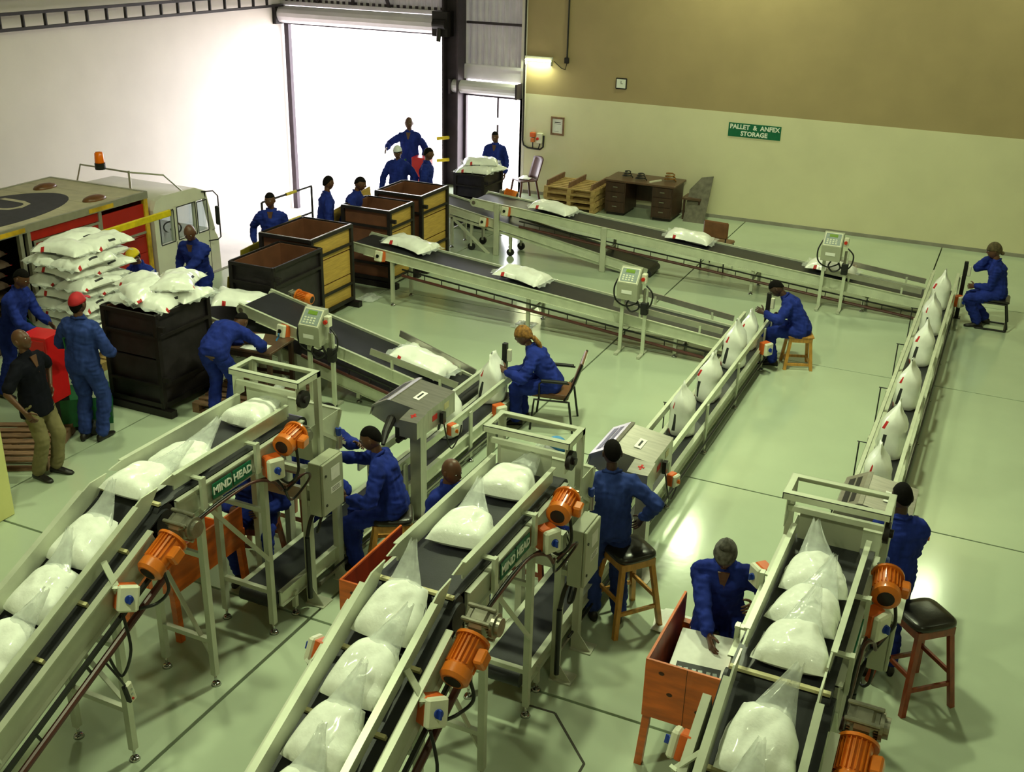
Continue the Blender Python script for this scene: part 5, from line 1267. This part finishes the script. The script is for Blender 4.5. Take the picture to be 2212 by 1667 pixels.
def head_mesh(mb, c, R):
    """shaped head: skull, brow, nose, lips, jaw, ears; c = centre, R = 3x3 rotation (face looks along +Y)"""
    n, m = 28, 22; rings = []
    for i in range(m+1):
        a = -PI/2+PI*i/m; ring = []
        for j in range(n):
            b = 2*PI*j/n; x = math.cos(a)*math.sin(b); y = math.cos(a)*math.cos(b); z = math.sin(a)
            X, Y, Z_ = x*.078, y*.096, z*.118
            if z < 0:
                t = -z; X *= 1-.30*t*t; Y = Y*(1-.10*t) + (.014*t if y > 0 else .020*t*t)
            if z > 0: Y *= 1+.03*z
            fr = max(0, y)
            ax = abs(x)
            # brow, eye sockets, nose, lips, chin
            Y += fr*.006*math.exp(-((z-.22)/.09)**2)*math.exp(-(ax/.5)**2)
            Y -= fr*.011*math.exp(-((z-.04)/.10)**2)*math.exp(-((ax-.36)/.15)**2)
            Y += fr*.024*math.exp(-((z+.20)/.11)**2)*math.exp(-(ax/.13)**2)+fr*.010*math.exp(-((z+.02)/.12)**2)*math.exp(-(ax/.10)**2)
            Y += fr*.010*math.exp(-((z+.50)/.07)**2)*math.exp(-(ax/.26)**2)
            Y -= fr*.004*math.exp(-((z+.60)/.04)**2)*math.exp(-(ax/.3)**2)
            Y += fr*.008*math.exp(-((z+.86)/.10)**2)*math.exp(-(ax/.3)**2)
            ring.append(R @ V((X, Y, Z_))+V(c))
        rings.append(ring)
    mb.loft(rings)
    for sx in (-1, 1): mb.ell(R @ V((sx*.078, -.008, -.005))+V(c), (.011, .018, .031), 10, 6, R @ Matrix.Rotation(sx*.25, 3, 'Z'))
def hand_mesh(mb, w, d, nrm, side, curl=.5, spread=.1, s=1.0):
    """palm, four bent fingers of different length, thumb off the side; w wrist, d pointing direction, nrm = palm facing direction"""
    d = V(d).normalized(); nr = V(nrm); nr = (nr-d*nr.dot(d)).normalized(); x = d.cross(nr).normalized()*side
    w = V(w)
    rings = []
    for q, hw, ht in ((-.02, .026, .019), (.015, .031, .018), (.05, .040, .016), (.085, .042, .013), (.098, .036, .009)):
        rings.append([w+d*q*s+x*hw*math.cos(a)*s+nr*ht*math.sin(a)*s for a in [2*PI*k/12 for k in range(12)]])
    mb.loft(rings)
    for i, (ox, L) in enumerate(((.031, .070), (.010, .080), (-.011, .075), (-.031, .058))):
        p = w+(d*.088+x*ox)*s; dd = d+x*(ox*spread*6); dd.normalize(); pts = [p]; ang = 0
        for k, f in enumerate((.45, .32, .23)):
            ang += curl*(.7+.25*k); v = dd*math.cos(ang)+nr*math.sin(ang); p = p+v*L*f*s; pts.append(p)
        mb.tube(pts, [.0098*s, .0092*s, .0082*s, .0055*s], 8)
    p = w+(d*.030+x*.030)*s; v = (d*.62+x*.72+nr*.22).normalized(); pts = [p]
    for k, L in enumerate((.038, .030, .024)):
        pts.append(pts[-1]+v*L*s); v = (v+d*.28+nr*.18*curl*2-x*.22).normalized()
    mb.tube(pts, [.0125*s, .0112*s, .0098*s, .0065*s], 8)

UA, FA, TH, SH = .29, .26, .43, .43
def person(label, loc, rz, pelz=.93, pel=(0, 0), lean=8, bend=0, side=0, feet=((-.11, .02), (.11, .0)), footz=.0, hands=(None, None), head=(0, 0), hat=None, hair=True,
           cloth='overall', lower=None, skin='skin', short=False, hs=1.0, elbow=(None, None), curl=(.35, .35), knee=(0, 1, .2), lod=.014, skirt=False, group='workers in blue overalls', open_collar=False, palms=(None, None), coat=False):
    t = thing('person', label, 'person', loc, rz, group); t.scale = (hs, hs, hs)
    p0 = V((pel[0], pel[1], pelz))
    # spine: three segments bending forward by lean then more by bend
    pts = [p0]; a = math.radians(lean)
    sd = math.radians(side)
    for k, L in enumerate((.16, .17, .17)):
        a2 = a+math.radians(bend)*k/2
        pts.append(pts[-1]+V((math.sin(sd), math.sin(a2)*math.cos(sd), math.cos(a2)*math.cos(sd)))*L)
    a2 = a+math.radians(bend)
    up = V((math.sin(sd), math.sin(a2)*math.cos(sd), math.cos(a2)*math.cos(sd))); rt = V((1, 0, 0)); rt = (rt-up*up.x).normalized(); fw = up.cross(rt)*1
    if fw.y < 0 and abs(up.y) < .9: fw = -fw
    neck = pts[3]; sho = neck-up*.045
    yawh, pith = math.radians(head[0]), math.radians(head[1])
    Rt = Matrix((rt, rt.cross(up)*-1 if 0 else up.cross(rt), up)).transposed()
    # head orientation: half follows the trunk, then own yaw and pitch
    la = math.radians(max(0, min(lean+bend, 80)))*.55
    R = Matrix.Rotation(-yawh, 3, 'Z') @ Matrix.Rotation(-la+pith, 3, 'X')
    hup = R @ V((0, 0, 1)); hfw = R @ V((0, 1, 0))
    nmid = neck+up*.06+hup*.015
    hc = nmid+hup*.102+hfw*.022
    # limbs
    def sec(c, u, r_, hx, hy, n=16, sq=1.0):
        f = u.cross(r_).normalized(); return [c+r_*hx*math.cos(q)+f*hy*math.sin(q) for q in [2*PI*k/n for k in range(n)]]
    def torso(mb, g):
        U = [(pts[1]-pts[0]).normalized(), (pts[1]-pts[0]).normalized(), (pts[2]-pts[1]).normalized(), (pts[3]-pts[2]).normalized(), up]
        rs = [sec(p0-U[0]*.10, U[0], rt, .120*g, .09*g), sec(p0-U[0]*.03, U[0], rt, .170*g, .125*g), sec(p0+U[0]*.06, U[0], rt, .172*g, .122*g), sec(pts[1], U[2], rt, .155*g, .112*g), sec(pts[2]-U[2]*.03, U[2], rt, .165*g, .118*g),
              sec(pts[2]+U[3]*.05, U[3], rt, .182*g, .120*g), sec(sho-up*.03, up, rt, .185*g, .100*g), sec(sho+up*.012, up, rt, .150*g, .078*g), sec(neck+up*.012, up, rt, .070*g, .062*g)]
        mb.loft(rs)
    hips = [p0+rt*(-.09)-V((0, 0, .02)), p0+rt*.09-V((0, 0, .02))]
    arms = []
    for k, sx in enumerate((-1, 1)):
        S = sho+rt*sx*.176-up*.040
        H = hands[k]
        if H is None: H = S+V((sx*.07, .06, -.52))
        else: H = V(H)
        eh = elbow[k] if elbow[k] is not None else (sx*.6, -.8, -.3)
        E_, W = ik(S, H, UA, FA, eh); arms.append((S, E_, W))
    legs = []
    for k in range(2):
        fx = feet[k]; fz = fx[2] if len(fx) > 2 else footz
        A = V((fx[0], fx[1], fz+.085)); kh = V(knee)+V(((-1, 1)[k]*.12, 0, 0))
        K, A = ik(hips[k], A, TH, SH, kh); legs.append((hips[k], K, A, fx[3] if len(fx) > 3 else 0))
    # ---- skin body, one mesh
    b = MB(); torso(b, .78)
    b.capsule(neck-up*.06, nmid+hup*.03, .054, .050, 12)
    for (S, E_, W) in arms: b.capsule(S, E_, .047, .038); b.capsule(E_, W, .039, .026)
    for (h_, K, A, _) in legs: b.capsule(h_, K, .070, .050); b.capsule(K, K+(A-K)*.35, .052, .054); b.capsule(K+(A-K)*.35, A, .054, .036)
    me = remesh(b, lod+.002, [skin], 'body', 3)
    x = MB(); head_mesh(x, hc, R)
    for k, (S, E_, W) in enumerate(arms):
        dd = (W-E_).normalized(); sx = (-1, 1)[k]
        pn = palms[k] if palms[k] is not None else V((-sx*.8, .1, -.3))
        pn = V(pn)
        if abs(pn.normalized().dot(dd)) > .95: pn = V((0, .7, .7))
        hand_mesh(x, W, dd, pn, -1 if k == 0 else 1, curl[k])
    hm = x.mesh('h', skin, True)
    bm = bmesh.new(); bm.from_mesh(me); bm.from_mesh(hm); bm.to_mesh(me); bm.free(); bpy.data.meshes.remove(hm)
    me.polygons.foreach_set('use_smooth', [True]*len(me.polygons)); me.polygons.foreach_set('material_index', [0]*len(me.polygons))
    body = link('body', me, t)
    # eyes and mouth
    for sx in (-1, 1):
        MB().ell(hc+R @ V((sx*.030, .080, .006)), (.013, .008, .008), 10, 6, R).build('eye', 'cap_white', t, True)
        MB().ell(hc+R @ V((sx*.030, .0865, .006)), (.006, .004, .006), 8, 5, R).build('iris', 'hair', t, True)
    MB().ell(hc+R @ V((0, .091, -.060)), (.024, .006, .0055), 12, 5, R).build('lips', 'lips', t, True)
    # ---- clothes
    c = MB(); torso(c, 1.14)
    for sx in (-1, 1): c.capsule(neck-up*.02, sho+rt*sx*.165-up*.02, .060, .068, 12)
    c.capsule(neck-up*.03, neck+up*.015, .080, .066, 12)
    al = .55 if short else .93
    for (S, E_, W) in arms:
        c.capsule(S-up*.01, S+(E_-S)*.5, .076, .074)
        if short: c.capsule(S, S+(E_-S)*.8, .072, .066)
        else: c.capsule(S+(E_-S)*.5, E_, .072, .066); c.capsule(E_, E_+(W-E_)*.45, .066, .060); c.capsule(E_+(W-E_)*.45, E_+(W-E_)*.86, .060, .052)
    def legsm(q, lr=1.0):
        for (h_, K, A, _) in legs:
            q.capsule(h_, K, .108*lr, .084*lr); q.capsule(K, K+(A-K)*.5, .082*lr, .080*lr); q.capsule(K+(A-K)*.5, K+(A-K)*.93, .080*lr, .076*lr)
    if lower is None and not coat:
        legsm(c); link('overall', remesh(c, lod, [cloth], 'overall', 4, .0125), t)
        bt = MB()
        rr = sec(p0+(pts[1]-p0)*.85, up, rt, .172, .128, 24)
    else:
        # loose shirt or coat over separate trousers
        U0 = (pts[1]-pts[0]).normalized(); dn = .30 if coat else .16
        if coat:
            c.loft([sec(p0-V((0, 0, .42)), V((0, 0, 1)), rt, .21, .17), sec(p0-V((0, 0, .1)), V((0, 0, 1)), rt, .20, .155), sec(p0+U0*.1, U0, rt, .185, .135)])
        else: c.loft([sec(p0-U0*dn, U0, rt, .205, .155), sec(p0-U0*.05, U0, rt, .20, .15), sec(p0+U0*.12, U0, rt, .18, .135)])
        link('shirt' if not coat else 'dust_coat', remesh(c, lod, [cloth], 'shirt', 4, .008), t)
        l = MB(); legsm(l, .96); l.loft([sec(p0-V((0, 0, .12)), V((0, 0, 1)), rt, .15, .12), sec(p0+V((0, 0, .04)), V((0, 0, 1)), rt, .165, .125)])
        link('trousers', remesh(l, lod, [lower or cloth], 'trousers', 4, .007), t)
    # open V of the collar
    if open_collar:
        f = fw if fw.y > 0 else -fw
        cc = sho+f*.085+up*.02
        v = MB(); v.prism([cc+rt*.045+up*.035, cc-rt*.045+up*.035, cc-up*.15+f*.040], f*.012)
        v.build('open_collar', skin, t)
    for sx in (-1, 1):
        f = fw if fw.y > 0 else -fw
        k0 = neck+rt*sx*.055+up*.03-f*.02; k1 = neck+rt*sx*.05+f*.088-up*.05
        MB().tube([neck-f*.075+up*.035, k0+rt*sx*.02, k1], [.012, .016, .010], 7).build('collar', cloth, t, True)
    # shoes
    for k, (h_, K, A, yw) in enumerate(legs):
        an = math.radians(yw+(-1, 1)[k]*-8); dv = V((-math.sin(an), math.cos(an), 0)); fz = A.z-.085; rv = V((dv.y, -dv.x, 0))
        rings = []
        for q, w, hh in ((-.085, .022, .05), (-.07, .034, .085), (-.02, .038, .10), (.05, .042, .075), (.11, .046, .052), (.16, .040, .042), (.19, .022, .030)):
            o_ = V((A.x, A.y, fz))+dv*q
            rings.append([o_+rv*w*math.cos(g)*(1 if math.sin(g) > -.5 else .95)+V((0, 0, max(0.002, hh/2+hh/2*math.sin(g)))) for g in [2*PI*j/14 for j in range(14)]])
        MB().loft(rings).build('shoe', 'shoe', t, True)
    # hair and headwear
    def dome(r, z0, ext=1.0, wob=0.0, back=0.0, n=24, m=8):
        rings = []
        for i in range(m+1):
            q = i/m; a = math.asin(min(1, max(-1, z0)))+(PI/2-math.asin(z0))*q; ring = []
            for j in range(n):
                b_ = 2*PI*j/n; bk = max(0, -math.cos(b_))
                zz = math.sin(a)-(back*bk*(1-q))
                rr = max(math.sqrt(max(0, 1-min(1, zz*zz))), .03)
                w = 1+wob*math.sin(b_*5+i*2)
                ring.append(R @ V((.078*r*rr*math.sin(b_)*w, .098*r*rr*math.cos(b_)*w-.002, .119*r*zz))+hc)
            rings.append(ring)
        return rings
    if hair and hat not in ('scarf_brown', 'scarf_grey', 'scarf_olive'):
        MB().loft(dome(1.045, .44 if hat is None else .12, 1, .008, .78)).build('hair', 'hair', t, True)
    if hat in ('cap_red', 'cap_yellow'):
        h = MB().loft(dome(1.13, .20, 1, 0, .1)).build('cap', hat, t, True)
        yb = 1; rings = []
        br = MB(); f0 = [R @ V((.085*math.sin(g), .085+.02*math.cos(g), .036))+hc for g in [(-1+2*k/8)*1.1 for k in range(9)]]; f1 = [R @ V((.075*math.sin(g), .10+.075*math.cos(g), .020))+hc for g in [(-1+2*k/8)*1.1 for k in range(9)]]
        vs = f0+f1+[p+R @ V((0, 0, .006)) for p in f0]+[p+R @ V((0, 0, .006)) for p in f1]
        fs = []
        for k in range(8): fs += [(k, k+1, 10+k, 9+k), (18+k, 27+k, 28+k, 19+k), (9+k, 10+k, 28+k, 27+k)]
        br.add(vs, fs).build('brim', hat, h, True)
        MB().ell(hc+R @ V((0, 0, .134)), (.008, .008, .005), 8, 4).build('button', hat, h, True)
    elif hat == 'cap_white': MB().loft(dome(1.14, .22, 1, .0, .2)).build('cap', 'cap_white', t, True)
    elif hat == 'cap_blue':
        h = MB().loft(dome(1.16, .10, 1, .01, .2)).build('cap', 'cap_white', t, True); MB().loft(dome(1.19, .45, 1, .01, .1)).build('cap_crown', 'cap_blue', h, True)
    elif hat in ('scarf_brown', 'scarf_grey', 'scarf_olive'):
        h = MB().loft(dome(1.17, .12, 1, .015, .55)).build('headscarf', hat, t, True)
        bk = hc+R @ V((0, -.115, -.05))
        MB().ell(bk, (.035, .03, .03), 12, 7).build('knot', hat, h, True)
        if hat == 'scarf_brown': MB().tube([bk, bk+V((.03, -.06, -.08)), bk+V((.06, -.10, -.2)), bk+V((.08, -.12, -.28))], [.03, .03, .024, .008], 10).build('scarf_tail', hat, h, True)
        if hat == 'scarf_grey':
            MB().tube([hc+R @ V((0, .02, .12)), hc+R @ V((0, .0, .15)), hc+R @ V((.0, -.02, .20))], [.05, .035, .01], 10).build('scarf_peak', hat, h, True)
            MB().tube([bk, bk+V((-.05, -.04, -.08)), bk+V((-.06, -.04, -.18))], [.03, .03, .01], 10).build('scarf_tail', hat, h, True)
    return t
M_('lips', rgb(96, 52, 44), .45, 0, 0)
def face(dx, dy): return math.atan2(-dx, dy)
G2 = None
# standing, left side
person('person in black shirt and khaki trousers looking up beside the yellow pillar', (-8.93, 7.50, 0), face(.75, .1), lean=-3, feet=((-.10, .06), (.10, -.02)), hands=((-.26, .0, .98), (.33, .14, .93)), elbow=((-1, -.5, 0), (1, -.6, 0)), head=(-10, 22), hair=False, cloth='shirt_black', lower='khaki', short=True, hs=.98, group=None, open_collar=True)
person('person in faded blue overalls and red cap seen from behind at the pallet truck', (-9.14, 8.40, 0), face(-.25, 1), lean=4, feet=((-.10, .0), (.10, .03)), hands=((-.22, .34, 1.06), (.20, .28, .98)), head=(8, 8), hat='cap_red', cloth='overall_old', hs=1.03, group=None)
person('person in blue overalls at the left photo edge pulling a green tow handle', (-10.85, 8.95, 0), face(1, .25), lean=18, feet=((-.12, .15), (.12, -.2)), hands=((-.15, .42, .95), (.12, .45, .92)), head=(0, -10), hat=None, hs=1.0)
person('person in blue overalls and yellow cap bending behind the tall bag stack', (-10.82, 11.40, 0), face(-.1, -1), lean=24, pelz=.66, feet=((-.12, .05), (.12, -.05)), hands=((-.2, .45, .75), (.2, .5, .8)), head=(0, -12), hat='cap_yellow')
person('bald person in blue overalls beside the olive board, hand over the loading conveyor', (-10.28, 11.78, 0), face(.15, -1), lean=14, feet=((-.12, .05), (.12, -.05)), hands=((.08, .55, .95), (.28, .12, .9)), head=(-15, -12), hair=False, open_collar=True)
person('person in blue overalls bending right over the small writing table', (-8.22, 9.62, 0), face(-.1, 1), lean=48, bend=48, pelz=.90, pel=(0, -.12), feet=((-.11, -.05), (.12, .02)), hands=((.02, .52, .80), (.25, .50, .72)), head=(0, -20), elbow=((-1, 0, -.3), (1, 0, -.3)))
person('person in blue overalls with open collar standing behind the dark empty crate by the guard rail', (-10.38, 13.65, 0), face(.45, -1), lean=3, feet=((-.12, .05), (.12, -.02)), hands=((-.05, .20, 1.0), (.30, .05, .92)), head=(10, 0), open_collar=True)
bpy.data.objects['person.006']['label'] = 'person in open collared blue overalls standing in front of the guard rail'
person('person in blue overalls with turned back, left one of the pair behind the plywood crate', (-10.32, 15.0, 0), face(.7, .7), lean=6, feet=((-.12, .0), (.12, .0)), head=(-20, 0))
person('person in blue overalls, right one of the pair, leaning over behind the plywood crate', (-10.08, 15.35, 0), face(.9, .2), lean=18, feet=((-.12, .0), (.12, .0)), head=(-10, -5), hands=((-.2, .4, .9), (.2, .4, .9)))
person('person in blue overalls and white cap facing the hall from behind the crates', (-10.62, 17.95, 0), face(.25, -1), lean=2, feet=((-.12, .0), (.12, .0)), hat='cap_white', hands=((-.30, .10, .9), (.32, .12, .88)), head=(0, -6))
person('person in blue overalls seen in profile, right of the one in the white cap', (-10.12, 18.1, 0), face(.9, .3), lean=4, feet=((-.12, .0), (.12, .0)), head=(-20, 0), hs=.99)
person('tall person in blue overalls resting an arm on a red cabinet in the doorway', (-11.62, 20.1, 0), face(.35, -1), lean=0, feet=((-.12, .0), (.12, .0)), hands=((-.28, .05, .9), (.42, .18, 1.12)), hair=False, hs=1.08, open_collar=True)
person('person in blue overalls standing outside in the small doorway', (-9.92, 20.75, 0), face(.2, -1), lean=3, feet=((-.12, .0), (.12, .0)), head=(10, 0), open_collar=True, hs=.95)
# seated
SITK = (0, .3, 1)
person('seated woman in blue with brown headscarf and long tail at the left low conveyor', (-4.58, 11.30, 0), face(-1, -.28), pelz=.56, pel=(0, .0), lean=30, bend=8, feet=((-.12, .42), (.10, .36)), hands=((-.22, .54, .74), (-.08, .56, .70)), head=(0, 4), hat='scarf_brown', knee=SITK, short=False, group='seated workers')
person('seated person in blue on the plain stool steadying a bag at the middle low conveyor', (-2.26, 14.72, 0), face(-1, -.12), pelz=.56, lean=26, bend=14, feet=((-.12, .34), (.10, .52)), hands=((-.30, .52, .82), (.16, .34, .66)), head=(0, -22), knee=SITK, skin='skin_dark', group='seated workers')
person('seated person in blue with olive headscarf holding a hand to the mouth, far right', (.14, 17.85, 0), face(-1, -.10), pelz=.56, lean=10, bend=6, feet=((-.10, .22), (.14, .10)), hands=((.02, .34, .62), (.06, .20, 1.10)), head=(0, -2), hat='scarf_olive', knee=SITK, elbow=((-.5, -.8, -.4), (.4, .3, -1)), group='seated workers')
person('seated person in blue working at the left control cabinet on a black padded stool', (-4.64, 7.66, 0), face(-.97, -.32), pelz=.69, lean=12, bend=8, feet=((-.12, .34), (.10, .42)), footz=.0, hands=((-.22, .38, .82), (.2, .58, 1.02)), head=(0, 0), knee=(0, 1, .6), group='seated workers')
# standing at the machines
person('standing person in faded blue seen from behind at the middle control cabinet', (-2.57, 7.78, 0), face(-.55, 1), lean=8, feet=((-.10, .02), (.12, -.05)), hands=((-.18, .30, .98), (.30, .06, .98)), elbow=((-.8, -.8, 0), (1, -.8, 0)), cloth='overall_old', skin='skin_dark', hs=.99)
person('bald person in blue behind the middle top conveyor, head turned right', (-3.97, 7.32, 0), face(1, -.2), pelz=.76, knee=SITK, lean=10, feet=((-.12, .40), (.12, .36)), hands=((-.15, .40, .8), (.15, .36, .8)), head=(0, 0), hair=False, skin='skin', hs=.97)
person('person in blue with blue and white cap seen through the middle drop tower', (-3.38, 8.05, 0), face(1, -.15), pelz=.76, lean=14, feet=((-.12, .3), (.12, .36)), hands=((-.15, .36, .95), (.12, .40, 1.0)), head=(0, -10), hat='cap_blue', knee=(0, 1, .5))
person('person in blue reaching across behind the left control cabinet', (-5.78, 7.85, 0), face(1, .05), pelz=.72, lean=24, feet=((-.12, .15), (.12, .2)), hands=((.0, .62, 1.08), (.1, .4, 1.02)), head=(0, -12), knee=(0, 1, .3))
person('person in blue standing at the orange box behind the left line legs', (-5.85, 7.18, 0), face(.5, -1), pelz=.58, knee=SITK, lean=14, bend=10, feet=((-.12, .36), (.12, .32)), hands=((-.15, .38, .75), (.15, .36, .75)), head=(0, -20))
person('woman in long blue coat and grey headscarf leaning over the front orange box', (-1.46, 7.30, 0), face(.22, -1), pelz=.72, knee=SITK, lean=8, bend=8, feet=((-.10, .30), (.12, .28)), hands=((-.26, .26, .98), (.04, .62, .80)), head=(4, -20), hat='scarf_grey', open_collar=True, group=None, hs=1.0)
bpy.data.objects['person.022']['label'] = 'woman in long blue coat and grey headscarf reaching into the front orange box'
person('person in dark blue standing behind the right control cabinet', (-.28, 8.10, 0), face(-.5, 1), lean=4, feet=((-.12, .0), (.12, .0)), hands=((-.12, .36, 1.0), (.1, .36, 1.0)), head=(5, -10), skin='skin_dark', cloth='overall')
# red cabinet in the doorway
t = thing('red_cabinet', 'pinkish red cabinet in the bright doorway under the tall person arm', 'cabinet', (-11.25, 19.95, 0), .1)
MB().bb((-.16, -.14, .25), (.20, .14, 1.1), 0, .006).build('body', 'cabinet_red', t); MB().bb((-.13, -.11, 0), (.17, .11, .25)).build('plinth', 'crate_frame', t)
MB().cyl((-.3, -.1, 0), (-.3, -.14, 1.05), .02, n=8).build('handle_bar', 'jack_green', t)
# stools behind the machines
stool((-5.86, 7.85, 0), 0, 'wooden stool hidden behind the left drop tower', .62)
stool((-3.98, 7.33, 0), .3, 'wooden stool under the bald person at the middle line', .65, .16, .19)
stool((-5.86, 7.2, 0), .3, 'low wooden stool behind the leftmost orange box', .48, .16, .19)
stool((-1.47, 7.34, 0), .3, 'stool with dark seat behind the woman in the grey headscarf', .62, .17, .2)
stool((-3.40, 8.02, 0), 0, 'wooden stool hidden behind the middle drop tower', .68)
